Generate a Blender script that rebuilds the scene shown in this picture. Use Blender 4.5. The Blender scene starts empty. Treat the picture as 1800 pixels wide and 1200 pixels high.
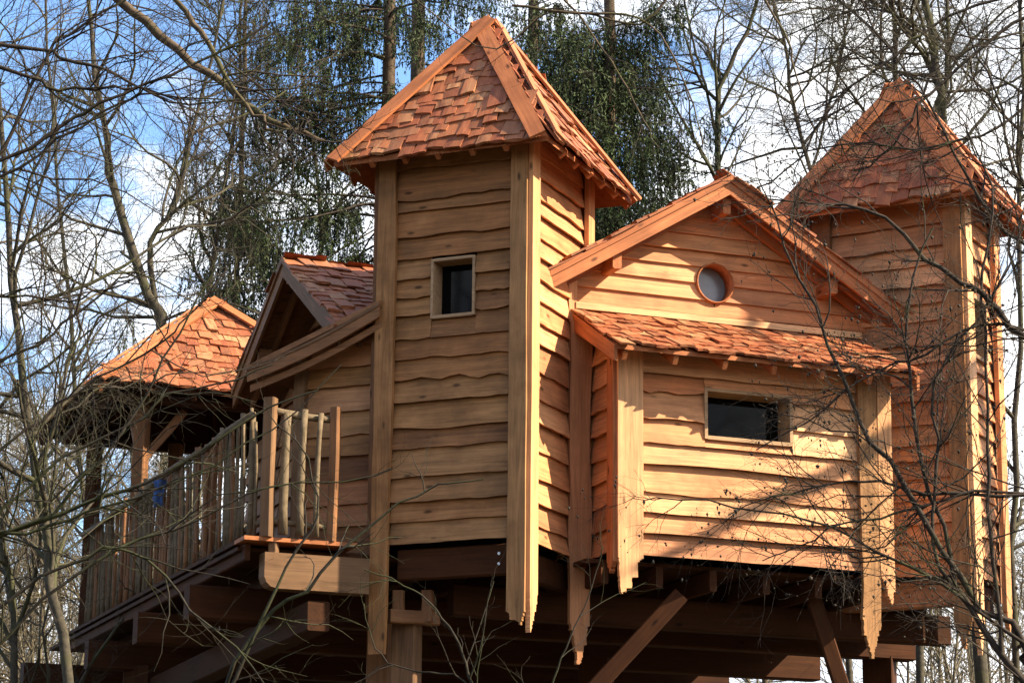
import bpy, math
import numpy as np
from mathutils import Matrix, Vector
C_ = bpy.context
SC = C_.scene
COL = SC.collection
rng = np.random.default_rng(11)

# ------------------------------------------------------------------ camera
FPX, PITCH, ROLL = 4514.0, 0.2378085, 0.01032
fw = np.array([0, math.cos(PITCH), math.sin(PITCH)])
_r = np.array([1.0, 0, 0]); _u = np.array([0, -math.sin(PITCH), math.cos(PITCH)])
RT = math.cos(ROLL)*_r + math.sin(ROLL)*_u
UP = -math.sin(ROLL)*_r + math.cos(ROLL)*_u
CAM = np.array([0, 0, 1.6])
cd = bpy.data.cameras.new('camera'); cam = bpy.data.objects.new('camera', cd); COL.objects.link(cam)
cd.sensor_width = 36; cd.lens = FPX/1800*36; cd.clip_end = 3000
M = Matrix.Identity(4)
for i in range(3):
    M[i][0] = RT[i]; M[i][1] = UP[i]; M[i][2] = -fw[i]; M[i][3] = CAM[i]
cam.matrix_world = M
SC.camera = cam

# ------------------------------------------------------------------ light
SUN_AZ, SUN_EL = math.radians(-12), math.radians(37)       # azimuth counted from +X towards +Y
sd = bpy.data.lights.new('sun', 'SUN'); sun = bpy.data.objects.new('sun', sd); COL.objects.link(sun)
sd.energy = 5.0; sd.angle = math.radians(0.5); sd.color = (1.0, 0.885, 0.69)
svec = Vector((math.cos(SUN_EL)*math.cos(SUN_AZ), math.cos(SUN_EL)*math.sin(SUN_AZ), math.sin(SUN_EL)))
sun.rotation_euler = svec.to_track_quat('Z', 'Y').to_euler()
sun.location = (30, -5, 30)
SC.view_settings.view_transform = 'Standard'
try: SC.view_settings.look = 'None'
except Exception: pass
SC.view_settings.exposure = 1.62
SC.view_settings.gamma = 1.0

W_ = bpy.data.worlds.new('World'); SC.world = W_; W_.use_nodes = True
nt = W_.node_tree; nt.nodes.clear()
def N(t, typ, **k):
    n = t.nodes.new(typ)
    for a, b in k.items():
        if a == 'inp':
            for kk, v in b.items(): n.inputs[kk].default_value = v
        else: setattr(n, a, b)
    return n
def L(t, a, b): t.links.new(a, b)
sky = N(nt, 'ShaderNodeTexSky', sky_type='NISHITA', sun_disc=False, sun_elevation=SUN_EL,
        sun_rotation=math.pi/2 - SUN_AZ, altitude=200, air_density=1.3, dust_density=0.4, ozone_density=3.0)
tc = N(nt, 'ShaderNodeTexCoord')
mp = N(nt, 'ShaderNodeMapping'); mp.inputs['Scale'].default_value = (1.0, 1.0, 1.7)
mp.inputs['Location'].default_value = (3.1, 0.7, 1.3)
L(nt, tc.outputs['Generated'], mp.inputs['Vector'])
n1 = N(nt, 'ShaderNodeTexNoise', inp={'Scale': 7.0, 'Detail': 9.0, 'Roughness': 0.62, 'Distortion': 0.25})
L(nt, mp.outputs[0], n1.inputs['Vector'])
sx = N(nt, 'ShaderNodeSeparateXYZ'); L(nt, tc.outputs['Generated'], sx.inputs[0])
# cloud cover thickens to the right and towards the horizon
gx = N(nt, 'ShaderNodeMapRange', inp={'From Min': -0.2, 'From Max': 0.16, 'To Min': -0.012, 'To Max': 0.125})
L(nt, sx.outputs['X'], gx.inputs['Value'])
gz = N(nt, 'ShaderNodeMapRange', inp={'From Min': 0.2, 'From Max': 0.38, 'To Min': 0.07, 'To Max': -0.05})
L(nt, sx.outputs['Z'], gz.inputs['Value'])
a1 = N(nt, 'ShaderNodeMath', operation='ADD'); L(nt, n1.outputs[0], a1.inputs[0]); L(nt, gx.outputs[0], a1.inputs[1])
a2 = N(nt, 'ShaderNodeMath', operation='ADD'); L(nt, a1.outputs[0], a2.inputs[0]); L(nt, gz.outputs[0], a2.inputs[1])
cr = N(nt, 'ShaderNodeValToRGB'); cr.color_ramp.elements[0].position = 0.47; cr.color_ramp.elements[1].position = 0.63
cr.color_ramp.interpolation = 'EASE'
L(nt, a2.outputs[0], cr.inputs[0])
n2 = N(nt, 'ShaderNodeTexNoise', inp={'Scale': 16.0, 'Detail': 6.0, 'Roughness': 0.6}); L(nt, mp.outputs[0], n2.inputs['Vector'])
cc = N(nt, 'ShaderNodeValToRGB')
cc.color_ramp.elements[0].position = 0.35; cc.color_ramp.elements[0].color = (4.3, 4.7, 5.4, 1)
cc.color_ramp.elements[1].position = 0.62; cc.color_ramp.elements[1].color = (8.2, 8.2, 8.1, 1)
L(nt, n2.outputs[0], cc.inputs[0])
tint = N(nt, 'ShaderNodeMix', data_type='RGBA', blend_type='MULTIPLY'); tint.inputs[0].default_value = 1
L(nt, sky.outputs[0], tint.inputs[6]); tint.inputs[7].default_value = (0.80, 0.93, 1.12, 1)
mx = N(nt, 'ShaderNodeMix', data_type='RGBA')
L(nt, cr.outputs[0], mx.inputs[0]); L(nt, tint.outputs[2], mx.inputs[6]); L(nt, cc.outputs[0], mx.inputs[7])
bg = N(nt, 'ShaderNodeBackground'); bg.inputs['Strength'].default_value = 0.093
wo = N(nt, 'ShaderNodeOutputWorld'); L(nt, mx.outputs[2], bg.inputs[0]); L(nt, bg.outputs[0], wo.inputs[0])

# ------------------------------------------------------------------ helpers
def at(x, y, Y):
    d = RT*(x-900)/FPX + UP*(600-y)/FPX + fw
    return CAM + d*(Y/d[1])
def pxa(P):
    q = P - CAM; dd = np.maximum(q@fw, .01)
    return 900 + FPX*(q@RT)/dd, 600 - FPX*(q@UP)/dd
WORLD = {}
def place(o, parent, Mw):
    COL.objects.link(o)
    if parent is not None:
        o.parent = parent
        o.matrix_local = WORLD[parent.name].inverted() @ Mw
    else: o.matrix_world = Mw
    WORLD[o.name] = Mw
    return o
def tag(o, label, cat, group=None, kind=None):
    o['label'] = label
    if cat: o['category'] = cat
    if group: o['group'] = group
    if kind: o['kind'] = kind
    return o
def thing(name, loc, label, cat, group=None):
    o = bpy.data.objects.new(name, None); o.empty_display_size = .3
    place(o, None, Matrix.Translation(Vector(loc)))
    return tag(o, label, cat, group)
def new_mesh(name, v, f, mat, smooth=False):
    me = bpy.data.meshes.new(name); me.from_pydata([tuple(map(float, p)) for p in v], [], f)
    me.materials.append(mat); me.update()
    if smooth: me.shade_smooth()
    return me
def arr_mesh(name, V, F, mat, smooth=False):
    """V (n,3) array, F (m,4) or (m,3) int array"""
    me = bpy.data.meshes.new(name)
    k = F.shape[1]
    me.vertices.add(len(V)); me.vertices.foreach_set('co', V.astype(np.float32).ravel())
    me.loops.add(F.size); me.loops.foreach_set('vertex_index', F.astype(np.int32).ravel())
    me.polygons.add(len(F)); me.polygons.foreach_set('loop_start', (np.arange(len(F))*k).astype(np.int32))
    me.polygons.foreach_set('loop_total', np.full(len(F), k, np.int32))
    me.materials.append(mat); me.update(calc_edges=True)
    if smooth: me.shade_smooth()
    return me
def mesh_obj(name, me, parent, Mw=None):
    return place(bpy.data.objects.new(name, me), parent, Mw if Mw is not None else Matrix.Identity(4))
def frame(o, x, y, z):
    m = Matrix.Identity(4)
    for i in range(3):
        m[i][0] = x[i]; m[i][1] = y[i]; m[i][2] = z[i]; m[i][3] = o[i]
    return m
def unit(v): v = np.asarray(v, float); return v/np.linalg.norm(v)
Zv = np.array([0, 0, 1.0])

def beam(name, p, q, w, h, mat, parent, upv=None, chamfer=0.012, ext=0):
    """squared timber from p to q (centre line), w wide, h tall, all edges chamfered, slightly out of true"""
    p = np.asarray(p, float); q = np.asarray(q, float)
    d = unit(q-p); Ln = np.linalg.norm(q-p)
    u0 = Zv if upv is None else np.asarray(upv, float)
    if abs(d@u0) > .98: u0 = np.array([0.3, 1, 0])
    s = unit(np.cross(d, u0)); u = np.cross(s, d)
    c = min(chamfer, w*.2, h*.2)
    prof = [(-w/2+c, -h/2), (w/2-c, -h/2), (w/2, -h/2+c), (w/2, h/2-c), (w/2-c, h/2), (-w/2+c, h/2), (-w/2, h/2-c), (-w/2, -h/2+c)]
    v = []; f = []
    ts = [-Ln/2, -Ln/6, Ln/6, Ln/2]
    for t in ts:
        jx, jy = rng.normal(0, min(.004, w*.04), 2)
        for a, b in prof: v.append((t, a+jx, b+jy))
    for k in range(len(ts)-1):
        for i in range(8):
            a = k*8+i; b = k*8+(i+1) % 8
            f.append((a, b, b+8, a+8))
    f.append(tuple(range(7, -1, -1))); n = (len(ts)-1)*8; f.append(tuple(n+i for i in range(8)))
    me = new_mesh(name, v, f, mat)
    return mesh_obj(name, me, parent, frame((p+q)/2, d, s, u))

class Wall:
    """vertical wall plane: origin o, horizontal run d, outward normal n"""
    def __init__(s, o, d, n):
        s.o = np.array([o[0], o[1], 0.0]); s.d = unit([d[0], d[1], 0]); s.n = unit([n[0], n[1], 0])
        s.sg = 1 if np.cross(s.d, s.n)[2] > 0 else -1
    def pt(s, a, z, off=0): return s.o + s.d*a + s.n*off + Zv*z
    def mat(s, a, z, off=0): return frame(s.pt(a, z, off), s.d*s.sg, s.n, Zv)
def wave(n, amp, rough=1.0):
    t = np.linspace(0, 1, n); y = np.zeros(n)
    for k in range(1, 6):
        y += rng.normal(0, 1)*np.sin(t*math.pi*k*rng.uniform(1.2, 2.2) + rng.uniform(0, 6.28))/k**.8
    return y*amp*.5 + rng.normal(0, 1, n)*amp*.12*rough
def plank(w, s0, s1, z0, z1, mat, parent, amp=.008, s0t=None, s1t=None, off=0.0, proud=.055):
    """one live-edge weatherboard: thin at the head, butt standing proud of the board below, butt edge wavy"""
    s0t = s0 if s0t is None else s0t; s1t = s1 if s1t is None else s1t
    n = max(6, min(18, int(abs(s1-s0)/.11)+3))
    wv = wave(n, amp); cs = (s0+s1)/2; v = []; f = []
    pr = proud*rng.uniform(.75, 1.2); topn = rng.uniform(.004, .012)
    for i in range(n):
        t = i/(n-1); sb = s0+(s1-s0)*t; st = s0t+(s1t-s0t)*t; zz = wv[i]
        v += [((st-cs)*w.sg, topn, z1+.035-z0), ((sb-cs)*w.sg, pr, zz), ((sb-cs)*w.sg, pr-.028, zz-.002+.004)]
    for i in range(n-1):
        a = 3*i
        f += [(a, a+3, a+4, a+1), (a+1, a+4, a+5, a+2)]
    f += [(0, 1, 2), (3*n-3, 3*n-1, 3*n-2)]
    if w.sg < 0: f = [tuple(reversed(x)) for x in f]
    return mesh_obj('plank', new_mesh('plank', v, f, mat), parent, w.mat(cs, z0, off))
def slab(w, s0, s1, z0, z1, mat, parent, off=0, th=.045, amp=.006, tip=0.0, name='corner_board', tipside=0.5):
    """upright live-edge board; tip > 0 saws its foot to a stepped point over that length"""
    n = 16; zs = list(np.linspace(z1, z0+tip, n)); L_, R_ = s0+wave(n, amp), s1+wave(n, amp)
    L_, R_ = list(L_), list(R_)
    if tip > 0:
        ws = R_[-1]-L_[-1]; l0, r0 = L_[-1], R_[-1]; apx = l0+ws*tipside
        steps = 11; cut = np.sort(rng.uniform(0, 1, steps-1)); cut = np.concatenate([[0], cut*.5+np.linspace(.08, .95, steps-1)*.5, [1]])
        ql = qr = 0.0
        for k in range(steps):
            q = .97*(k+1)/steps
            if rng.random() < .75: ql = min(.95, q+rng.normal(0, .03))
            if rng.random() < .75: qr = min(.95, q+rng.normal(0, .03))
            zt = z0+tip*(1-cut[k])-.004; zb = z0+tip*(1-cut[k+1])
            zs += [zt, zb]; L_ += [l0+(apx-l0)*ql, l0+(apx-l0)*ql+rng.normal(0, .004)]; R_ += [r0+(apx-r0)*qr, r0+(apx-r0)*qr+rng.normal(0, .004)]
    cs = (s0+s1)/2; v = []; f = []
    for z, a, b in zip(zs, L_, R_):
        for s_, nn in ((a, th), (b, th), (b, 0), (a, 0)):
            v.append(((s_-cs)*w.sg, nn, z-z1))
    m = len(zs)
    for i in range(m-1):
        for k in range(4):
            a = 4*i+k; b = 4*i+(k+1) % 4
            f.append((a, a+4, b+4, b))
    f.append((0, 1, 2, 3)); f.append((4*m-1, 4*m-2, 4*m-3, 4*m-4))
    if w.sg < 0: f = [tuple(reversed(x)) for x in f]
    # grain runs upright: local X of the board is its height
    mw = w.mat(cs, z1, off)
    rot = Matrix.Rotation(math.radians(90), 4, 'Y')
    v2 = [rot.inverted() @ Vector(p) for p in v]
    return mesh_obj(name, new_mesh(name, v2, f, mat), parent, mw @ rot)
def box_mesh(name, V8, mat, parent):
    f = [(0, 1, 2, 3), (7, 6, 5, 4), (0, 4, 5, 1), (1, 5, 6, 2), (2, 6, 7, 3), (3, 7, 4, 0)]
    c = np.mean(V8, axis=0)
    return mesh_obj(name, new_mesh(name, [p-c for p in V8], f, mat), parent, Matrix.Translation(Vector(c)))
def prism(name, pts, nrm, th, mat, parent, gdir=None):
    """flat polygon pts extruded by th along nrm; local X = gdir"""
    pts = [np.asarray(p, float) for p in pts]; nrm = unit(nrm); c = np.mean(pts, axis=0)
    x = unit(pts[1]-pts[0]) if gdir is None else unit(gdir); x = unit(x-nrm*(x@nrm)); y = np.cross(nrm, x)
    R = np.array([x, y, nrm]); n = len(pts)
    v = [R@(p-c) for p in pts]+[R@(p-c)+np.array([0, 0, th]) for p in pts]
    f = [tuple(range(n-1, -1, -1)), tuple(range(n, 2*n))]+[(i, (i+1) % n, n+(i+1) % n, n+i) for i in range(n)]
    return mesh_obj(name, new_mesh(name, v, f, mat), parent, frame(c, x, y, nrm))

# ------------------------------------------------------------------ materials
def mat_wood(name, cols, rough=.62, grain=1.0, dark=.45, var=.22, stripe=(1.2, 22, 22), knots=True, spec=.12):
    m = bpy.data.materials.new(name); m.use_nodes = True; t = m.node_tree
    b = t.nodes['Principled BSDF']
    tcx = N(t, 'ShaderNodeTexCoord'); oi = N(t, 'ShaderNodeObjectInfo')
    add = N(t, 'ShaderNodeVectorMath', operation='MULTIPLY_ADD')
    cmb = N(t, 'ShaderNodeCombineXYZ')
    L(t, oi.outputs['Random'], cmb.inputs[0]); L(t, oi.outputs['Random'], cmb.inputs[1]); L(t, oi.outputs['Random'], cmb.inputs[2])
    add.inputs[1].default_value = (37, 53, 71); L(t, cmb.outputs[0], add.inputs[0]); L(t, tcx.outputs['Object'], add.inputs[2])
    mpn = N(t, 'ShaderNodeMapping'); mpn.inputs['Scale'].default_value = stripe; L(t, add.outputs[0], mpn.inputs[0])
    ng = N(t, 'ShaderNodeTexNoise', inp={'Scale': 1.0, 'Detail': 7.0, 'Roughness': .68, 'Distortion': 1.1}); L(t, mpn.outputs[0], ng.inputs['Vector'])
    nb = N(t, 'ShaderNodeTexNoise', inp={'Scale': 2.3, 'Detail': 4.0, 'Roughness': .6}); L(t, add.outputs[0], nb.inputs['Vector'])
    # board colour by object
    rp = N(t, 'ShaderNodeValToRGB'); r = rp.color_ramp
    while len(r.elements) < len(cols): r.elements.new(.5)
    for i, c in enumerate(cols):
        r.elements[i].position = i/(len(cols)-1) if len(cols) > 1 else 0; r.elements[i].color = (*c, 1)
    mix0 = N(t, 'ShaderNodeMath', operation='MULTIPLY_ADD', inp={1: .35, 2: -.17}); L(t, nb.outputs[0], mix0.inputs[0])
    addr = N(t, 'ShaderNodeMath', operation='ADD'); L(t, oi.outputs['Random'], addr.inputs[0]); L(t, mix0.outputs[0], addr.inputs[1])
    L(t, addr.outputs[0], rp.inputs[0])
    gr = N(t, 'ShaderNodeMapRange', inp={'From Min': .3, 'From Max': .7, 'To Min': 1-dark*grain, 'To Max': 1.12}); L(t, ng.outputs[0], gr.inputs[0])
    mu = N(t, 'ShaderNodeMix', data_type='RGBA', blend_type='MULTIPLY'); mu.inputs[0].default_value = 1
    L(t, rp.outputs[0], mu.inputs[6]); L(t, gr.outputs[0], mu.inputs[7])
    pr = N(t, 'ShaderNodeMapRange', inp={'From Min': .3, 'From Max': .7, 'To Min': 1-var, 'To Max': 1+var*.7}); L(t, nb.outputs[0], pr.inputs[0])
    mu2 = N(t, 'ShaderNodeMix', data_type='RGBA', blend_type='MULTIPLY'); mu2.inputs[0].default_value = 1
    L(t, mu.outputs[2], mu2.inputs[6]); L(t, pr.outputs[0], mu2.inputs[7])
    out = mu2.outputs[2]
    if knots:
        mk = N(t, 'ShaderNodeMapping'); mk.inputs['Scale'].default_value = (2.2, 5.5, 5.5); L(t, add.outputs[0], mk.inputs[0])
        vo = N(t, 'ShaderNodeTexVoronoi', inp={'Scale': 1.0, 'Randomness': 1.0}); L(t, mk.outputs[0], vo.inputs['Vector'])
        kr = N(t, 'ShaderNodeMapRange', inp={'From Min': .05, 'From Max': .12, 'To Min': .3, 'To Max': 1.0}); L(t, vo.outputs['Distance'], kr.inputs[0])
        mu3 = N(t, 'ShaderNodeMix', data_type='RGBA', blend_type='MULTIPLY'); mu3.inputs[0].default_value = 1
        L(t, out, mu3.inputs[6]); L(t, kr.outputs[0], mu3.inputs[7]); out = mu3.outputs[2]
    L(t, out, b.inputs['Base Color'])
    b.inputs['Roughness'].default_value = rough; b.inputs['Specular IOR Level'].default_value = spec
    bp = N(t, 'ShaderNodeBump', inp={'Strength': .35, 'Distance': .006}); L(t, ng.outputs[0], bp.inputs['Height']); L(t, bp.outputs[0], b.inputs['Normal'])
    return m
def mat_bark(name, c0, c1, moss=None, mossamt=.5, scale=18):
    m = bpy.data.materials.new(name); m.use_nodes = True; t = m.node_tree; b = t.nodes['Principled BSDF']
    tcx = N(t, 'ShaderNodeTexCoord')
    n_ = N(t, 'ShaderNodeTexNoise', inp={'Scale': scale, 'Detail': 6.0, 'Roughness': .65}); L(t, tcx.outputs['Object'], n_.inputs['Vector'])
    rp = N(t, 'ShaderNodeValToRGB'); rp.color_ramp.elements[0].position = .32; rp.color_ramp.elements[1].position = .68
    rp.color_ramp.elements[0].color = (*c0, 1); rp.color_ramp.elements[1].color = (*c1, 1); L(t, n_.outputs[0], rp.inputs[0])
    out = rp.outputs[0]
    if moss:
        n2_ = N(t, 'ShaderNodeTexNoise', inp={'Scale': 2.2, 'Detail': 5.0}); L(t, tcx.outputs['Object'], n2_.inputs['Vector'])
        r2 = N(t, 'ShaderNodeMapRange', inp={'From Min': .62-mossamt*.3, 'From Max': .72-mossamt*.3}); L(t, n2_.outputs[0], r2.inputs[0])
        mm = N(t, 'ShaderNodeMix', data_type='RGBA'); L(t, r2.outputs[0], mm.inputs[0]); L(t, out, mm.inputs[6]); mm.inputs[7].default_value = (*moss, 1); out = mm.outputs[2]
    L(t, out, b.inputs['Base Color']); b.inputs['Roughness'].default_value = .85; b.inputs['Specular IOR Level'].default_value = .15
    bp = N(t, 'ShaderNodeBump', inp={'Strength': .5, 'Distance': .01}); L(t, n_.outputs[0], bp.inputs['Height']); L(t, bp.outputs[0], b.inputs['Normal'])
    return m
def mat_leaf(name, c0, c1, scale=3.0, rough=.7):
    m = bpy.data.materials.new(name); m.use_nodes = True; t = m.node_tree; b = t.nodes['Principled BSDF']
    tcx = N(t, 'ShaderNodeTexCoord'); n_ = N(t, 'ShaderNodeTexNoise', inp={'Scale': scale, 'Detail': 5.0, 'Roughness': .7}); L(t, tcx.outputs['Object'], n_.inputs['Vector'])
    rp = N(t, 'ShaderNodeValToRGB'); rp.color_ramp.elements[0].position = .38; rp.color_ramp.elements[1].position = .66
    rp.color_ramp.elements[0].color = (*c0, 1); rp.color_ramp.elements[1].color = (*c1, 1); L(t, n_.outputs[0], rp.inputs[0])
    L(t, rp.outputs[0], b.inputs['Base Color']); b.inputs['Roughness'].default_value = rough; b.inputs['Specular IOR Level'].default_value = .2
    return m
def mat_plain(name, c, rough=.5, metal=0, spec=.5):
    m = bpy.data.materials.new(name); m.use_nodes = True; t = m.node_tree; b = t.nodes['Principled BSDF']
    tcx = N(t, 'ShaderNodeTexCoord'); n_ = N(t, 'ShaderNodeTexNoise', inp={'Scale': 9.0, 'Detail': 4.0}); L(t, tcx.outputs['Object'], n_.inputs['Vector'])
    mr = N(t, 'ShaderNodeMapRange', inp={'To Min': .7, 'To Max': 1.3}); L(t, n_.outputs[0], mr.inputs[0])
    mu = N(t, 'ShaderNodeMix', data_type='RGBA', blend_type='MULTIPLY'); mu.inputs[0].default_value = 1; mu.inputs[6].default_value = (*c, 1); L(t, mr.outputs[0], mu.inputs[7])
    L(t, mu.outputs[2], b.inputs['Base Color']); b.inputs['Roughness'].default_value = rough; b.inputs['Metallic'].default_value = metal; b.inputs['Specular IOR Level'].default_value = spec
    return m
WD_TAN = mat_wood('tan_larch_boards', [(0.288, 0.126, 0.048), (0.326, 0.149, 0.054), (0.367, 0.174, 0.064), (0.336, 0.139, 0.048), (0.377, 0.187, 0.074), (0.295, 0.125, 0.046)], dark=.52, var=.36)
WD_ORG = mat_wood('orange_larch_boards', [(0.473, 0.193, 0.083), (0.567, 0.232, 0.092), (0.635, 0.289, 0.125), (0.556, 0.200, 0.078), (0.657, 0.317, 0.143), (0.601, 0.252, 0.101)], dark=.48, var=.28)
WD_RED = mat_wood('reddish_larch_boards', [(.42, .18, .08), (.48, .22, .10), (.36, .15, .065), (.50, .25, .115)], var=.28)
WD_BRN = mat_wood('brown_shaded_boards', [(0.220, 0.096, 0.042), (0.268, 0.122, 0.053), (0.192, 0.084, 0.035), (0.297, 0.139, 0.059)], var=.28)  # brown boards, darkened in colour to deepen the shade they stand in
WD_PALE = mat_wood('pale_sapwood_boards', [(0.680, 0.344, 0.157), (0.748, 0.402, 0.194), (0.646, 0.308, 0.133)], var=.18)
WD_TRIM = mat_wood('orange_trim_boards', [(0.402, 0.131, 0.047), (0.444, 0.155, 0.058), (0.360, 0.114, 0.040)], var=.25)
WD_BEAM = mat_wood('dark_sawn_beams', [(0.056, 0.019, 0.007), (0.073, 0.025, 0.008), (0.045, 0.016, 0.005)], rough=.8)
WD_POST = mat_wood('squared_oak_posts', [(0.174, 0.090, 0.043), (0.203, 0.109, 0.053)], rough=.7)
WD_FRAME = mat_wood('pale_window_frames', [(0.375, 0.223, 0.115), (0.420, 0.260, 0.140)], knots=False)
SHING = mat_wood('split_cedar_shingles', [(0.321, 0.092, 0.039), (0.397, 0.139, 0.055), (0.189, 0.058, 0.027), (0.445, 0.207, 0.093), (0.340, 0.100, 0.041), (0.255, 0.077, 0.035), (0.378, 0.127, 0.052), (0.293, 0.123, 0.059), (0.226, 0.070, 0.029)],
                 dark=.4, var=.25, stripe=(30, 2.0, 30), knots=False, rough=.6)
STICK = mat_bark('peeled_stick_bark', (0.091, 0.061, 0.032), (0.181, 0.129, 0.076), scale=12)
DARK = mat_plain('dark_interior', (.012, .010, .008), .9, spec=.1)
GLASS = mat_plain('dark_window_glass', (.003, .003, .003), .04, spec=.10)
GLASS2 = mat_plain('grey_porthole_glass', (.13, .15, .165), .2, spec=.6)
STEEL = mat_plain('galvanised_bolts', (.5, .5, .48), .4, .8)
BLUE = mat_plain('faded_blue_cloth', (.02, .06, .17), .8)
BARK_D = mat_bark('dark_bark', (.020, .015, .011), (.055, .040, .028), moss=(.05, .048, .02), mossamt=.15)  # near-black bark tones with a little moss
BARK_B = mat_bark('brown_sunlit_bark', (.05, .034, .021), (.12, .085, .052), moss=(.08, .07, .028), mossamt=.3)
BARK_G = mat_bark('olive_grey_bark', (.030, .024, .017), (.085, .070, .046), moss=(.055, .052, .024), mossamt=.4)
BARK_S = mat_bark('spruce_bark', (.045, .030, .018), (.11, .075, .045))
BARK_M = mat_bark('mossy_dark_bark', (.016, .013, .009), (.042, .033, .021), moss=(.034, .034, .014), mossamt=.5)
TWIG_F = mat_bark('far_twig_bark', (.07, .055, .036), (.16, .13, .08), scale=3)
NEEDLE = mat_leaf('spruce_needles', (.012, .024, .006), (.055, .078, .020), scale=1.2)
BUDS = mat_leaf('dry_buds', (.018, .013, .009), (.07, .05, .028), scale=8)

# ------------------------------------------------------------------ plan of the place (metres)
def hd(x, y): return np.array([x, y, 0.0])
TA, CB, TE = .40852, .3698, .50481
A = hd(-math.cos(TA), math.sin(TA)); B = hd(math.sin(TA), math.cos(TA))       # near tower: front runs along A, side along B
Cd = hd(math.cos(CB), math.sin(CB)); Dd = hd(-math.sin(CB), math.cos(CB))     # cabin: front along C, depth along D
E2 = hd(-math.cos(TE), math.sin(TE)); F2 = hd(math.sin(TE), math.cos(TE))     # far tower
C1 = hd(.1063, 22.0)
W0 = C1 + 1.05*B
T2 = hd(4.2457, 23.6)
P0 = hd(-2.2867, 21.9038)
def cdp(c, d, z=0.0, o=W0): return o + Cd*c + Dd*d + Zv*z
ZF = 5.17
WING_Y = 24.4

# ------------------------------------------------------------------ ground
def ground():
    n = 60; xs = np.linspace(-1, 1, n); g = np.sign(xs)*np.abs(xs)**2.2*900
    X, Y = np.meshgrid(g, g+20); Z = 0.12*np.sin(X*.21)*np.cos(Y*.17)*np.exp(-((X/60)**2+((Y-20)/60)**2))
    V = np.stack([X, Y, Z], -1).reshape(-1, 3)
    i = np.arange(n*n).reshape(n, n)
    F = np.stack([i[:-1, :-1], i[:-1, 1:], i[1:, 1:], i[1:, :-1]], -1).reshape(-1, 4)
    m = mat_leaf('leaf_litter', (.022, .017, .010), (.055, .042, .022), scale=1.3, rough=.95)  # woodland shade is put into this dark tone, lowering the bounce
    o = mesh_obj('forest_floor', arr_mesh('forest_floor', V, F, m, True), None)
    tag(o, 'brown forest floor of leaf litter below the tree house', None, kind='structure')
ground()

# ------------------------------------------------------------------ roofs
SH_MESH = []
for k in range(8):
    q = np.random.default_rng(k+50); sl = q.normal(0, .012); th = q.uniform(.016, .030)
    v = [(-.5, -sl, .016), (.5, sl, .016), (.5, .31, .002), (-.5, .31, .002),
         (-.5, -sl, .016+th), (0.0, q.normal(0, .006), .016+th+.003), (.5, sl, .016+th), (.5, .31, .008), (0, .31, .009), (-.5, .31, .008), (0, q.normal(0, .006), .016)]
    f = [(4, 5, 8, 9), (5, 6, 7, 8), (0, 10, 5, 4), (10, 1, 6, 5), (0, 4, 9, 3), (1, 2, 7, 6), (0, 3, 2, 1, 10)]
    SH_MESH.append(new_mesh('shingle', v, f, SHING))
def shingle_field(roof, eA, eB, tA, tB, pitch=.145, single=True, inset=0.0, wmin=.11, wmax=.2, u_from=0.0, u_to=1.0, over=.05):
    """courses of split shingles on the roof face eA-eB (eave) to tA-tB (ridge or hip point)"""
    eA, eB, tA, tB = [np.asarray(p, float) for p in (eA, eB, tA, tB)]
    u = unit(eB-eA); mid0 = (eA+eB)/2; mid1 = (tA+tB)/2
    n = np.cross(u, mid1-mid0); n = unit(n if n[2] > 0 else -n)
    v = np.cross(n, u); v = v if v[2] > 0 else -v
    H = (mid1-mid0)@v; rows = int(H/pitch); cnt = 0; VV = []; FF = []
    for r in range(rows+1):
        y = r*pitch - over
        if y > H-(.34 if np.linalg.norm(tB-tA) < .5 else .2): break
        f = max(0, min(1, (y+(.17 if np.linalg.norm(tB-tA) < .5 else .05))/H))
        a = ((eA+(tA-eA)*f)-eA)@u + inset; b = ((eB+(tB-eB)*f)-eA)@u - inset
        Ln = np.linalg.norm(eB-eA); a = max(a, u_from*Ln); b = min(b, u_to*Ln)
        x = a - rng.uniform(0, .06)
        while x < b-.03:
            w = min(rng.uniform(wmin, wmax), b+.03-x)
            if w > .035:
                jit = rng.normal(0, .026); tw = rng.normal(0, .04); lift = abs(rng.normal(0, .006))
                if rng.random() < .08: lift += .018; tw += rng.normal(0, .05)
                base = eA + u*(x+w/2) + v*(y+jit) + n*(.004+lift)
                u2 = unit(u*math.cos(tw)+v*math.sin(tw)); n2 = unit(n + v*(-.05*rng.random()) + u*rng.normal(0, .04)); v2 = np.cross(n2, u2)
                if v2@v < 0: v2 = -v2
                me = SH_MESH[int(rng.integers(8))]
                Mw = frame(base, u2*(w-.004), v2, n2)
                if single: mesh_obj('shingle', me, roof, Mw)
                else:
                    o = len(VV)
                    VV += [tuple(Mw @ vv.co) for vv in me.vertices]; FF += [tuple(i+o for i in p.vertices) for p in me.polygons]
                cnt += 1
            x += w
    if not single and VV:
        o = mesh_obj('rear_shingles', new_mesh('rear_shingles', VV, FF, SHING), roof); o['kind'] = 'stuff'
    return cnt
def edge_board(name, p, q, inw, wdt, n, th, lift, mat, parent):
    """flat board along the line p-q lying on a roof face, wdt wide towards inw"""
    d = unit(q-p); i = unit(inw - d*(inw@d))
    return prism(name, [p+n*lift, q+n*lift, q+i*wdt+n*lift, p+i*wdt+n*lift], n, th, mat, parent)
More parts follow.
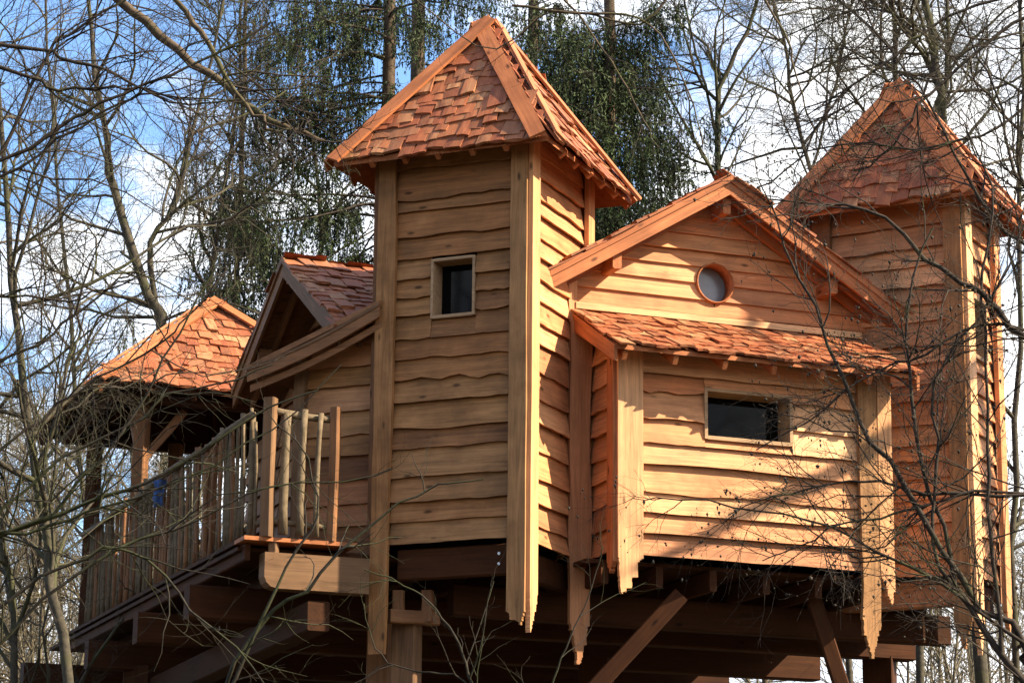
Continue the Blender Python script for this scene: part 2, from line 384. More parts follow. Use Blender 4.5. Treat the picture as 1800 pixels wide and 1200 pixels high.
def pyramid_roof(par, corners, apex, th=.05, faces=(0, 1, 2, 3), hips=(0, 1, 2, 3), soft=WD_TRIM, hipw=.15, hipmat=WD_TRIM, pitch=.125, single=(0, 1)):
    cs = [np.asarray(c, float) for c in corners]; ap = np.asarray(apex, float)
    c0 = np.mean(cs, axis=0)
    v = [c-c0 for c in cs]+[ap-c0]+[c-c0-Zv*th for c in cs]+[ap-c0-Zv*(th*1.3)]
    f = []
    for i in range(4):
        j = (i+1) % 4
        f += [(i, j, 4), (5+j, 5+i, 9), (i, 5+i, 5+j, j)]
    roof = mesh_obj('roof', new_mesh('roof', v, f, soft), par, Matrix.Translation(Vector(c0)))
    for i in faces:
        a, b = cs[i], cs[(i+1) % 4]
        shingle_field(roof, a, b, ap, ap, pitch=pitch, single=i in single, inset=.02)
        n = np.cross(b-a, ap-a); n = unit(n if n[2] > 0 else -n); mid = (a+b)/2
        if i in hips:
            g = .066
            edge_board('hip_board', a-unit(ap-a)*.05, ap, mid-a, hipw, n, .024, g, hipmat, roof)
            edge_board('hip_board', b-unit(ap-b)*.05, ap, mid-b, hipw, n, .024, g+.008, hipmat, roof)
    q = .11; cv = [(c-ap)*q+Zv*.10 for c in cs]
    mesh_obj('peak_cap', new_mesh('peak_cap', cv+[np.array([0, 0, .10])]+[c-Zv*.03 for c in cv], [(0, 1, 4), (1, 2, 4), (2, 3, 4), (3, 0, 4), (0, 5, 6, 1), (1, 6, 7, 2), (2, 7, 8, 3), (3, 8, 5, 0), (5, 8, 7, 6)], hipmat), roof, Matrix.Translation(Vector(ap)))
    return roof
def window_box(w, s0, s1, z0, z1, par, depth=.13, fw_=.03, mat=WD_FRAME, glass=GLASS, proud=.055):
    """frame of four boards with a deep reveal, glass pane at the back"""
    v = []; f = []
    def bar(a0, a1, b0, b1):
        o = len(v)
        for s_, z_ in ((a0, b0), (a1, b0), (a1, b1), (a0, b1)):
            v.append(((s_-s0)*w.sg, -depth, z_-z0)); v.append(((s_-s0)*w.sg, proud, z_-z0))
        f.extend([(o+1, o+3, o+5, o+7), (o, o+6, o+4, o+2), (o, o+2, o+3, o+1), (o+2, o+4, o+5, o+3), (o+4, o+6, o+7, o+5), (o+6, o, o+1, o+7)])
    bar(s0-fw_, s0, z0-fw_, z1+fw_); bar(s1, s1+fw_, z0-fw_, z1+fw_)
    bar(s0+.0005, s1-.0005, z0-fw_-.004, z0); bar(s0+.0005, s1-.0005, z1, z1+fw_+.003)
    win = mesh_obj('window', new_mesh('window', v, f, mat), par, w.mat(s0, z0))
    gv = [(0, 0, 0), ((s1-s0)*w.sg, 0, 0), ((s1-s0)*w.sg, 0, z1-z0), (0, 0, z1-z0)]
    gv += [(x, -.006, z) for x, y, z in gv]
    gf = [(0, 1, 2, 3), (7, 6, 5, 4), (0, 4, 5, 1), (1, 5, 6, 2), (2, 6, 7, 3), (3, 7, 4, 0)]
    mesh_obj('pane', new_mesh('pane', gv, gf, glass), win, w.mat(s0, z0, -depth+.012))
    return win
def clad(w, rows, s0, s1, mat, par, holes=(), amps=None, proud=.058, split=None, sl=None, sr=None):
    """weatherboards between the z values rows; holes = (s0,s1,z0,z1); sl/sr = functions giving side limits at z"""
    for i in range(len(rows)-1):
        z0, z1 = rows[i], rows[i+1]; amp = (amps or {}).get(i, .011*rng.uniform(.5, 1.5))
        segs = [(s0, s1)]; mids = []
        for (h0, h1, hz0, hz1) in holes:
            if z1 > hz0-.01 and z0 < hz1+.01:
                new = []
                for a, b in segs:
                    if h0 > a and h1 < b: new += [(a, h0-.028), (h1+.028, b)]
                    else: new.append((a, b))
                segs = new
                if z0 < hz0-.05: mids.append((h0-.026, h1+.026, z0, hz0-.064))
                if z1 > hz1+.05: mids.append((h0-.026, h1+.026, hz1+.03, z1))
        for a, b, za, zb in mids:
            plank(w, a, b, za, zb, mat[0] if isinstance(mat, (list, tuple)) else mat, par, amp=.003, proud=proud)
        for a, b in segs:
            a0 = a1 = a; b0 = b1 = b
            if sl: a0, a1 = max(a, sl(z0)), max(a, sl(z1+.035))
            if sr: b0, b1 = min(b, sr(z0)), min(b, sr(z1+.035))
            if b0-a0 < .03: continue
            if b1 < a1: a1 = b1 = (a1+b1)/2
            m = mat[int(rng.integers(len(mat)))] if isinstance(mat, (list, tuple)) else mat
            plank(w, a0, b0, z0, z1, m, par, amp=amp, s0t=a1, s1t=b1, proud=proud)

def core_box(par, o, d1, l1, d2, l2, z0, z1, name='dark_core', mat=None):  # solid filler box; its near-black colour stands in for unlit rooms
    a = o; V = [a+Zv*z0, a+d1*l1+Zv*z0, a+d1*l1+d2*l2+Zv*z0, a+d2*l2+Zv*z0]
    V += [p+Zv*(z1-z0) for p in V]
    return box_mesh(name, np.array(V), mat or WD_BEAM, par)

# ------------------------------------------------------------------ near tower
def tower_near():
    T = thing('wooden_tower', (*(C1+.7*A+.7*B)[:2], ZF), 'nearest wooden tower with shingled pyramid roof and one small window, left of the cabin', 'tower', 'square shingled towers of the tree house')
    fA = Wall(C1, A, -B); fB = Wall(C1, B, -A)
    fL = Wall(C1+A*1.4, B, A); fK = Wall(C1+B*1.4, A, B)
    core_box(T, C1+A*.15+B*.24, A, 1.1, B, 1.0, ZF, 9.1, mat=DARK)
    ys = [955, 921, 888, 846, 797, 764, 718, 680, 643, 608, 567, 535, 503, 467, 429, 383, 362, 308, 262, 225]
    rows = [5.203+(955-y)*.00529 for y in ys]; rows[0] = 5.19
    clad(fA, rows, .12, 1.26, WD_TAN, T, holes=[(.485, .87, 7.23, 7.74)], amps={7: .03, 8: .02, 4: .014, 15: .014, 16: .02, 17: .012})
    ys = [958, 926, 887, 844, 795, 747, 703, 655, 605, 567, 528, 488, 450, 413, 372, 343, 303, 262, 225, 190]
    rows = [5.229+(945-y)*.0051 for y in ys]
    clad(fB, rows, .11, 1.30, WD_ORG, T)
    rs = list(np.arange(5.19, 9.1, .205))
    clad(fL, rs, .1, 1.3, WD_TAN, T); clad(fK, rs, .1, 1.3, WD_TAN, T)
    window_box(fA, .485, .87, 7.235, 7.735, T, depth=.15, fw_=.024)
    # corner boards, their feet sawn to stepped points
    slab(fA, 1.245, 1.415, 4.22, 9.08, WD_TAN, T, off=.058, th=.045, amp=.010)
    slab(fA, -.063, .10, 4.42, 9.08, WD_TAN, T, off=.059, th=.045, amp=.005, tip=.12, tipside=.2)
    slab(fB, -.07, .105, 4.36, 9.08, WD_PALE, T, off=.060, th=.045, amp=.006, tip=.34, tipside=.12)
    slab(fB, 1.28, 1.43, 5.19, 9.08, WD_ORG, T, off=.059, th=.045, amp=.004)
    slab(fL, 0.0, .13, 4.6, 9.08, WD_BRN, T, off=.058, th=.045, amp=.006)
    slab(fL, 1.28, 1.43, 5.1, 9.08, WD_BRN, T, off=.058, th=.045); slab(fK, 1.28, 1.42, 5.1, 9.08, WD_BRN, T, off=.058, th=.045); slab(fK, 0, .12, 5.1, 9.08, WD_BRN, T, off=.058, th=.045)
    # roof
    h = 1.05; cc_ = C1+.7*A+.7*B
    ze = 8.69
    corners = [cc_-h*A-h*B, cc_+h*A-h*B, cc_+h*A+h*B, cc_-h*A+h*B]
    corners = [c+Zv*ze for c in corners]; ap = cc_+Zv*10.24
    roof = pyramid_roof(T, corners, ap, single=(0, 3))
    for k in range(5):
        s = .05+k*.33
        for w, ln in ((fB, 1), (fA, 1)):
            p = w.pt(s, ze+.03, .34); q = w.pt(s, ze+.03+.42*1.476, -.08)
            beam('rafter', p-Zv*.10, q-Zv*.10, .045, .07, WD_TRIM, roof, chamfer=.004)
    # floor frame below the boards
    beam('floor_beam', fA.pt(.14, 5.02, -.1), fA.pt(1.22, 5.02, -.1), .1, .27, WD_BEAM, T)
    beam('floor_beam', fB.pt(.1, 5.0, -.1), fB.pt(1.2, 5.0, -.1), .1, .25, WD_BEAM, T)
    beam('floor_beam', fA.pt(.2, 5.02, -1.2), fA.pt(1.3, 5.02, -1.2), .1, .27, WD_BEAM, T)
    for zz in (5.07, 4.98):
        b = mesh_obj('bolt', new_mesh('bolt', [(.014*math.cos(a), y, .014*math.sin(a)) for y in (0, .014) for a in np.arange(6)*math.pi/3], [(0, 1, 2, 3, 4, 5), (11, 10, 9, 8, 7, 6)]+[(i, (i+1) % 6, 6+(i+1) % 6, 6+i) for i in range(6)], STEEL), T, fA.mat(.235, zz, -.048))
    return T
tower_near()

# ------------------------------------------------------------------ far tower
def tower_far():
    w_, d_ = 1.4, .9
    T = thing('wooden_tower', (*(T2+w_/2*E2+d_/2*F2)[:2], ZF), 'far square wooden tower with shingled pyramid roof, at the right behind the bare branches', 'tower', 'square shingled towers of the tree house')
    fE = Wall(T2, E2, -F2); fF = Wall(T2, F2, -E2); fL = Wall(T2+E2*w_, F2, E2); fK = Wall(T2+F2*d_, E2, F2)
    core_box(T, T2+E2*.15+F2*.15, E2, w_-.3, F2, d_-.3, ZF, 9.1, mat=DARK)
    r = [5.15]
    while r[-1] < 9.1: r.append(r[-1]+rng.uniform(.15, .24))
    clad(fE, r, .12, 1.28, [WD_RED, WD_ORG], T, amps={3: .015, 9: .02, 14: .015})
    r = [5.15]
    while r[-1] < 9.1: r.append(r[-1]+rng.uniform(.16, .23))
    clad(fF, r, .11, .80, WD_ORG, T, holes=[(.26, .62, 7.3, 7.85)])
    window_box(fF, .26, .62, 7.3, 7.85, T, depth=.1)
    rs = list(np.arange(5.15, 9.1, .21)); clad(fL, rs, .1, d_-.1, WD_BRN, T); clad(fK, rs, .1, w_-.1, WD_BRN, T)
    slab(fE, -.063, .11, 4.45, 9.08, WD_TAN, T, off=.058, th=.045, tip=.25, amp=.006)
    slab(fE, 1.26, 1.45, 5.1, 9.08, WD_BRN, T, off=.058, th=.045)
    slab(fF, -.07, .12, 4.4, 9.08, WD_PALE, T, off=.060, th=.045, tip=.3, amp=.007)
    slab(fF, .79, .95, 4.7, 9.08, WD_ORG, T, off=.059, th=.045, tip=.2)
    slab(fL, 0, .12, 5, 9.08, WD_BRN, T, off=.045); slab(fK, 0, .12, 5, 9.08, WD_BRN, T, off=.045)
    o = .32; ze = 8.74
    cor = [T2-o*(E2+F2), T2+(w_+o)*E2-o*F2, T2+(w_+o)*E2+(d_+o)*F2, T2-o*E2+(d_+o)*F2]
    cor = [c+Zv*ze for c in cor]; ap = T2+E2*w_/2+F2*d_/2+Zv*10.16
    roof = pyramid_roof(T, cor, ap, single=(0, 3))
    for k in range(4):
        p = fF.pt(.05+k*.27, ze-.05, .3); q = fF.pt(.05+k*.27, ze+.5, -.08)
        beam('rafter', p, q, .045, .07, WD_TRIM, roof, chamfer=.004)
    beam('floor_beam', fE.pt(.1, 5.0, -.1), fE.pt(1.3, 5.0, -.1), .1, .26, WD_RED, T)
    beam('floor_beam', fF.pt(.1, 5.0, -.1), fF.pt(.85, 5.0, -.1), .1, .26, WD_BEAM, T)
tower_far()

# ------------------------------------------------------------------ cabin with round window, lean-to bay in front
def gable_roof(par, o, c0, cm, c1, d0, d1, z0, zm, z1, th=.05, name='roof', front=1.0, single=True, mat=WD_TRIM, axis=(Cd, Dd)):
    """ridge runs along axis[1]; section across axis[0] from c0 (height z0) over cm (zm) to c1 (z1)"""
    X, Y = axis
    P = lambda c, d, z: o+X*c+Y*d+Zv*z
    c_ = P(cm, (d0+d1)/2, zm)
    sec = [(c0, z0), (cm, zm), (c1, z1), (c1, z1-th), (cm, zm-th*1.2), (c0, z0-th)]
    v = [P(a, d0, z)-c_ for a, z in sec]+[P(a, d1, z)-c_ for a, z in sec]
    f = [(0, 1, 4, 5), (1, 2, 3, 4), (11, 10, 7, 6), (10, 9, 8, 7)]+[(i, i+6, (i+1) % 6+6, (i+1) % 6) for i in range(6)]
    r = mesh_obj(name, new_mesh(name, v, f, mat), par, Matrix.Translation(Vector(c_)))
    return r, P
def cabin():
    K = thing('gabled_cabin', cdp(1.48, .5, ZF), 'wooden cabin between the two towers, round window in its gable above a lean-to bay', 'cabin')
    wC = Wall(W0, Cd, -Dd)
    core_box(K, W0+Cd*.12+Dd*.19, Cd, 3.0, Dd, 2.9, ZF, 7.7, mat=DARK)
    # gable wall
    sl = lambda z: (z-7.86)/.613
    sr = lambda z: 2.96-(z-7.86)/.613
    rows = [7.22, 7.38, 7.55, 7.70, 7.86, 8.02, 8.17, 8.33, 8.49, 8.64, 8.78]
    rw_c, rw_z, rr = 1.475, 7.872, .195
    for i in range(len(rows)-1):
        z0, z1 = rows[i], rows[i+1]
        a0, a1 = max(.02, sl(z0)), max(.02, sl(z1+.03)); b0, b1 = min(3.08, sr(z0)+.1), min(3.08, sr(z1+.03)+.1)
        if b1 < a1: a1 = b1 = (a1+b1)/2
        if b0-a0 < .05: continue
        zc0, zc1 = z0, z1+.035
        if zc1 > rw_z-rr and zc0 < rw_z+rr:      # leave the round opening free, cut by its circle
            e = lambda z: math.sqrt(max(0, (rr+.004)**2-(z-rw_z)**2))
            zs_ = np.linspace(zc0, zc1, 7)
            for side in (-1, 1):
                n = 7; v = []; f = []
                for k, z in enumerate(zs_):
                    t = (z-zc0)/(zc1-zc0); nn = .04*(1-t)+.006*t
                    edge = rw_c+side*e(z); outer = (a0+(a1-a0)*t) if side < 0 else (b0+(b1-b0)*t)
                    for s_ in ((outer, (outer+edge)/2, edge)):
                        v.append(((s_-rw_c)*wC.sg, nn, z-z0+(rng.normal(0, .003) if k == 0 else 0)))
                m_ = 3
                for k in range(n-1):
                    for j in range(2):
                        q = k*m_+j; f.append((q, q+1, q+1+m_, q+m_))
                o_ = len(v)
                for j in range(3): v.append((v[j][0], v[j][1]-.026, v[j][2]))
                f += [(0, o_, o_+1, 1), (1, o_+1, o_+2, 2)]
                mesh_obj('plank', new_mesh('plank', v, f, WD_ORG), K, wC.mat(rw_c, z0))
        else:
            plank(wC, a0, b0, z0, z1, WD_ORG if rng.random() < .7 else WD_PALE, K, amp=.008, s0t=a1, s1t=b1)
    # round window: a deep ring, pane at its back
    n = 40; v = []; f = []
    for k in range(n):
        a = 2*math.pi*k/n; c, s = math.cos(a), math.sin(a)
        for r_, y in ((rr-.011, -.13), (rr-.011, .06), (rr, .055), (rr, -.13)):
            v.append((r_*c, y, r_*s))
    for k in range(n):
        a = 4*k; b = 4*((k+1) % n)
        for j in range(4): f.append((a+j, a+(j+1) % 4, b+(j+1) % 4, b+j))
    win = mesh_obj('round_window', new_mesh('round_window', v, f, WD_TRIM, True), K, wC.mat(rw_c, rw_z))
    v = [(.182*math.cos(2*math.pi*k/n), y, .182*math.sin(2*math.pi*k/n)) for y in (0, -.006) for k in range(n)]
    f = [tuple(range(n)), tuple(range(2*n-1, n-1, -1))]+[(k, n+k, n+(k+1) % n, (k+1) % n) for k in range(n)]
    mesh_obj('pane', new_mesh('pane', v, f, GLASS2), win, wC.mat(rw_c, rw_z, -.115))
    # side and rear walls
    wl = Wall(W0, Dd, -Cd); wr = Wall(W0+Cd*3.1, Dd, Cd); wb = Wall(cdp(0, 3.1), Cd, Dd)
    rs = list(np.arange(5.17, 7.85, .2))
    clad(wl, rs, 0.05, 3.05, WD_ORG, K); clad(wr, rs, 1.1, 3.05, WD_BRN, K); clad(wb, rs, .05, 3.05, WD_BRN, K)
    # roof
    roof, P = gable_roof(K, W0, -.34, 1.48, 3.3, -.35, 3.3, 7.70, 8.82, 7.70)
    for (e0, zz) in ((-.34, 7.70), (3.3, 7.70)):
        # individual shingles on the front strip, the hidden rest joined
        e = P(e0, -.38, zz); e1 = P(e0, .75, zz); t = P(1.48, -.38, 8.82); t1 = P(1.48, .75, 8.82)
        shingle_field(roof, e, e1, t, t1, pitch=.15)
        e = P(e0, .75, zz); e1 = P(e0, 3.33, zz); t = P(1.48, .75, 8.82); t1 = P(1.48, 3.33, 8.82)
        shingle_field(roof, e, e1, t, t1, pitch=.15, single=False)
    nf = -Dd
    sl_ = .613; cosr = 1/math.sqrt(1+sl_**2); 
    for sgn, ce in ((1, -.34), (-1, 3.3)):
        # outer bargeboard and a thinner trim strip above it
        for (dz0, dz1, off, th, nm) in ((-.03, -.165, 0.0, .03, 'barge_board'), (.015, -.045, .03, .018, 'barge_trim')):
            q = .0 if sgn > 0 else .0
            pts = [P(ce-sgn*.01, -.35-off, 7.70+dz1), P(1.48+(.0), -.35-off, 8.82+dz1+0), P(1.48, -.35-off, 8.82+dz0), P(ce-sgn*.01, -.35-off, 7.70+dz0)]
            prism(nm, pts, -Dd, th, WD_TRIM, roof, gdir=pts[1]-pts[0])
        pts = [P(ce+sgn*.02, -.06, 7.70-.19), P(1.48, -.06, 8.82-.19), P(1.48, -.06, 8.82-.055), P(ce+sgn*.02, -.06, 7.70-.055)]
        prism('rafter', pts, -Dd, .045, WD_TRIM, roof, gdir=pts[1]-pts[0])
        pts = [P(ce+sgn*.02, -.22, 7.70-.15), P(1.48, -.22, 8.82-.15), P(1.48, -.22, 8.82-.055), P(ce+sgn*.02, -.22, 7.70-.055)]
        prism('rafter', pts, -Dd, .04, WD_TRIM, roof, gdir=pts[1]-pts[0])
    beam('ridge_beam', P(1.48, -.3, 8.56), P(1.48, 3.0, 8.56), .08, .16, WD_TRIM, roof)
    beam('purlin', P(.36, -.3, 7.90), P(.36, 3.0, 7.90), .09, .14, WD_TRIM, roof)
    beam('purlin', P(2.60, -.3, 7.90), P(2.60, 3.0, 7.90), .09, .14, WD_TRIM, roof)
    # corner boards left of the bay: pale upper one and the long reddish live-edge slab that hangs to a point
    slab(wC, -.035, .045, 7.34, 7.80, WD_PALE, K, off=.05, th=.04, amp=.003)
    v_sl = slab(wC, -.03, .17, 4.20, 7.34, WD_RED, K, off=.07, th=.055, amp=.016, tip=.36, name='hanging_slab')
    slab(wC, .17, .24, 5.15, 7.30, WD_ORG, K, off=-.01, th=.05, amp=.004)
    # lean-to bay
    dp = .65; s0, s1 = .235, 2.86
    fo = cdp(0, -dp); fC = Wall(fo, Cd, -Dd); sL = Wall(cdp(s0, -dp), Dd, -Cd); sR = Wall(cdp(s1, -dp), Dd, Cd)
    core_box(K, cdp(s0+.05, -dp+.24), Cd, s1-s0-.1, Dd, dp-.1, ZF, 6.95, mat=DARK)
    ys = [975, 935, 898, 861, 811, 772, 727, 677, 645, 608, 575]
    rows = [5.12+(975-y)*.00502 for y in ys]
    clad(fC, rows, s0+.17, s1-.2, [WD_ORG, WD_PALE], K, holes=[(1.07, 1.90, 6.25, 6.66)])
    window_box(fC, 1.07, 1.90, 6.25, 6.66, K, depth=.2)
    rows2 = [5.16, 5.37, 5.59, 5.81, 6.02, 6.25, 6.47, 6.7, 6.92, 7.1]
    clad(sL, rows2, .05, dp-.04, [WD_RED, WD_ORG], K); clad(sR, rows2, .05, dp-.04, WD_ORG, K)
    slab(fC, s0-.068, s0+.175, 4.76, 6.98, WD_PALE, K, off=.058, th=.045, tip=.32, tipside=.12, amp=.005)
    slab(sL, -.07, .07, 4.95, 6.98, WD_TRIM, K, off=.060, th=.045, tip=.1, amp=.004)
    slab(fC, s1-.27, s1-.085, 4.32, 6.98, WD_TAN, K, off=.059, th=.045, tip=.35, amp=.014, name='hanging_slab')  # darker tan stands in for the shade over this slab
    slab(fC, s1-.075, s1+.06, 4.82, 6.98, WD_PALE, K, off=.058, th=.045, tip=.25, tipside=.8, amp=.006)
    slab(sR, -.04, .1, 4.95, 6.98, WD_PALE, K, off=.06, th=.045)
    # lean-to roof
    zt, zb, ov = 7.47, 6.92, 1.04
    Pq = lambda c, d, z: cdp(c, d, z)
    v8 = np.array([Pq(.03, -ov, zb-.04), Pq(3.04, -ov, zb-.04), Pq(3.04, 0, zt-.04), Pq(.03, 0, zt-.04), Pq(.03, -ov, zb), Pq(3.04, -ov, zb), Pq(3.04, 0, zt), Pq(.03, 0, zt)])
    lr = box_mesh('lean_to_roof', v8, WD_TRIM, K)
    shingle_field(lr, Pq(.02, -ov, zb), Pq(3.05, -ov, zb), Pq(.02, 0, zt), Pq(3.05, 0, zt), pitch=.15, wmin=.09, wmax=.17)
    for c, sg in ((.03, -1), (3.04, 1)):
        pts = [Pq(c, -ov-.005, zb-.15), Pq(c, .0, zt-.17), Pq(c, .0, zt-.005), Pq(c, -ov-.005, zb-.005)]
        prism('barge_board', pts, Cd*sg, .03, WD_TRIM, lr, gdir=pts[1]-pts[0])
    for k in range(7):
        c = .12+k*.49
        beam('rafter', Pq(c, -ov+.03, zb-.085), Pq(c, -.02, zt-.085), .045, .08, WD_TRIM, lr, chamfer=.004)
    pts = [Pq(0.03, -.05, zt+.0), Pq(3.0, -.05, zt+.0), Pq(3.0, -.05, zt+.06), Pq(.03, -.05, zt+.06)]
    prism('flashing_board', pts, -Dd, .05, WD_PALE, lr)
cabin()

# ------------------------------------------------------------------ left wing with its own gable, lean-to rake in front
def wing():
    M0 = at(503, 458, WING_Y); M0z = M0[2]; M0 = hd(M0[0], M0[1])
    G = thing('gabled_wing', (*(M0+Cd*.8)[:2], ZF), 'shaded side wing with a gable and orange shingles, left of the near tower', 'cabin')
    nE = at(600, 580, WING_Y-1.75)[2]; 
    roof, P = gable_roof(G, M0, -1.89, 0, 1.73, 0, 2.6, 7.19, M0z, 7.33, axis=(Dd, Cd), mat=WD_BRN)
    e, e1, t, t1 = P(-1.89, -.03, 7.19), P(-1.89, 1.35, 7.19), P(0, -.03, M0z), P(0, 1.35, M0z)
    shingle_field(roof, e, e1, t, t1, pitch=.15)
    shingle_field(roof, P(-1.89, 1.35, 7.19), P(-1.89, 2.6, 7.19), P(0, 1.35, M0z), P(0, 2.6, M0z), pitch=.15, single=False)
    shingle_field(roof, P(1.73, -.03, 7.33), P(1.73, 2.6, 7.33), t, P(0, 2.6, M0z), pitch=.15, single=False)
    for ce, ze in ((-1.89, 7.19), (1.73, 7.33)):
        for dz0, dz1, off, th in ((.0, -.17, 0, .03), (.04, -.03, .03, .02)):
            pts = [P(ce, -off, ze+dz1), P(0, -off, M0z+dz1), P(0, -off, M0z+dz0), P(ce, -off, ze+dz0)]
            prism('barge_board', pts, -Cd, th, WD_POST if ce < 0 else WD_BRN, roof, gdir=pts[1]-pts[0])
        pts = [P(ce, .2, ze-.16), P(0, .2, M0z-.16), P(0, .2, M0z-.055), P(ce, .2, ze-.055)]
        prism('rafter', pts, -Cd, .04, WD_BRN, roof, gdir=pts[1]-pts[0])
    # gable end wall facing left, set back under the roof
    gw = Wall(M0+Cd*.5, Dd, -Cd)
    k1 = (M0z-7.19)/1.89; k2 = (M0z-7.33)/1.73
    sl = lambda z: -1.8+max(0, (z-(7.19-.12)))/k1*1.0
    sr = lambda z: 1.65-max(0, (z-(7.33-.12)))/k2*1.0
    rows = list(np.arange(5.17, M0z-.1, .2))
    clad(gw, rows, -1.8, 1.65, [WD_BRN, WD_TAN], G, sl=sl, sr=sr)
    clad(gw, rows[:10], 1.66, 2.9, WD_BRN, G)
    core_box(G, M0+Cd*.6-Dd*1.5, Cd, 1.6, Dd, 4.4, ZF, 7.1, mat=DARK)
    beam('ridge_beam', P(0, .02, M0z-.16), P(0, 2.5, M0z-.16), .08, .14, WD_BRN, roof)
    beam('purlin', P(-1.1, .02, 7.19+.79*k1-.16), P(-1.1, 2.5, 7.19+.79*k1-.16), .08, .12, WD_BRN, roof)
    beam('purlin', P(1.0, .02, 7.33+.73*k2-.16), P(1.0, 2.5, 7.33+.73*k2-.16), .08, .12, WD_BRN, roof)
    # wall beside the tower, its top cut to the sloping rake
    wp = C1+1.4*A+.2*B
    ww = Wall(wp, A, -B)
    top = lambda s: 7.30-.34*(s-.1)
    z = 5.17
    while z < 7.25:
        dz = rng.uniform(.18, .25)
        b = .84
        for s_ in np.linspace(.84, .0, 30):
            if z+dz < top(s_)+.02: b = s_; break
        else: b = 0
        bb = .84 if z+.02 < top(.84) else max(0.02, (7.30-z)/.34+.1)
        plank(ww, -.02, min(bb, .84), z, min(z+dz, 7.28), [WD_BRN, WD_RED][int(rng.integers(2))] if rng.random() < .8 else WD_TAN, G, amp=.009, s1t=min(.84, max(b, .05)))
        z += dz
    slab(ww, .82, .93, 5.1, 6.98, WD_POST, G, off=.02, th=.09, amp=.004, name='corner_post')
    # curved double rake
    for dz, off, wd, th, nm in ((0, .34, .10, .03, 'rake_board'), (-.115, .28, .065, .025, 'rake_board'), (.03, .32, .03, .06, 'rake_cap')):
        n = 8; v = []; f = []
        for i in range(n):
            s = -.05+i*(1.33/(n-1)); zz = 7.32-.37*s-.04*math.sin(math.pi*i/(n-1))+dz
            for nn, z_ in ((th, 0), (th, -wd), (0, -wd), (0, 0)): v.append((s*ww.sg, nn, zz+z_-7))
        for i in range(n-1):
            for k in range(4): f.append((4*i+k, 4*i+4+k, 4*i+4+(k+1) % 4, 4*i+(k+1) % 4))
        f += [(0, 1, 2, 3), (4*n-1, 4*n-2, 4*n-3, 4*n-4)]
        mesh_obj(nm, new_mesh(nm, v, f, WD_BRN if nm == 'rake_board' else WD_POST), G, ww.mat(0, 7, off))
    # roof slab behind the rake
    a_, b_ = ww.pt(-.05, 7.40, .36), ww.pt(1.28, 6.91, .36)
    v8 = np.array([a_-Zv*.05, b_-Zv*.05, b_-Zv*.05+B*1.3, a_-Zv*.05+B*1.3, a_, b_, b_+B*1.3, a_+B*1.3])
    box_mesh('lean_to_roof', v8, WD_BRN, G)
wing()

# ------------------------------------------------------------------ pavilion roof on posts over the balcony
def pavilion():
    q = at(170, 668, 26.0); zE = q[2]; NL = hd(q[0], q[1]); wC_, wD_ = 3.1, 3.0
    ctr = NL+Cd*1.6+Dd*1.5; zA = at(395, 535, ctr[1])[2]
    PV = thing('pavilion', (*ctr[:2], ZF), 'open pavilion with a shingled hipped roof on posts over the balcony, far left', 'pavilion')
    cs = [NL, NL+Cd*wC_, NL+Cd*wC_+Dd*wD_, NL+Dd*wD_]; cs = [c+Zv*zE for c in cs]
    ap = ctr+Zv*zA
    roof = pyramid_roof(PV, cs, ap, soft=WD_BEAM, hipw=.11, pitch=.16, single=(0, 3))
    for i in range(4):
        a, b = cs[i], cs[(i+1) % 4]
        beam('eave_beam', a-Zv*.08+unit(ctr+Zv*zE-a)*.35, b-Zv*.08+unit(ctr+Zv*zE-b)*.35, .1, .13, WD_BEAM, roof)
    for i in range(4):
        a = cs[i]; beam('hip_rafter', a-Zv*.1, ap-Zv*.14, .07, .1, WD_BEAM, roof)
    for i in range(4):
        a, b = cs[i], cs[(i+1) % 4]
        for k in (1, 2, 3, 4, 5):
            e = a+(b-a)*k/6; t = e+(ap-e)*(.5 if k in (2, 4) else (.95 if k == 3 else .28)); beam('rafter', e-Zv*.09, t-Zv*.1, .05, .08, WD_BEAM, roof, chamfer=.004)
    for c, d, m in ((.60, .45, WD_BRN), (.55, 2.55, WD_BEAM), (2.6, .45, WD_BRN), (2.6, 2.55, WD_BEAM), (1.5, 2.6, WD_BRN)):
        p = NL+Cd*c+Dd*d; beam('post', p+Zv*ZF, p+Zv*(zE-.08), .14, .14, m, PV)
    p = NL+Cd*.60+Dd*.45+Zv*(zE-.75)
    beam('knee_brace', p, p+Cd*.45+Zv*.6, .07, .09, WD_BRN, PV); beam('knee_brace', p, p+Dd*.45+Zv*.6, .07, .09, WD_BRN, PV)
pavilion()

# ------------------------------------------------------------------ balcony: deck boards, stick railing
def stick(p, q, r, mat, par, name='baluster', bend=.01):
    n = 6; k = 6; v = []; f = []
    p = np.asarray(p, float); q = np.asarray(q, float); d = unit(q-p); Ln = np.linalg.norm(q-p)
    s = unit(np.cross(d, [0.3, 1, .2])); u = np.cross(s, d)
    bx, by = rng.normal(0, bend, 2)
    for i in range(n):
        t = i/(n-1); rr = r*(1-.15*t)*rng.uniform(.88, 1.12)
        for j in range(k):
            a = 2*math.pi*j/k
            v.append((t*Ln-Ln/2, rr*math.cos(a)+bx*math.sin(math.pi*t), rr*math.sin(a)+by*math.sin(math.pi*t*1.4)))
    for i in range(n-1):
        for j in range(k): f.append((i*k+j, i*k+(j+1) % k, (i+1)*k+(j+1) % k, (i+1)*k+j))
    f += [tuple(range(k-1, -1, -1)), tuple((n-1)*k+j for j in range(k))]
    me = new_mesh(name, v, f, mat, True)
    return mesh_obj(name, me, par, frame((p+q)/2, d, s, u))
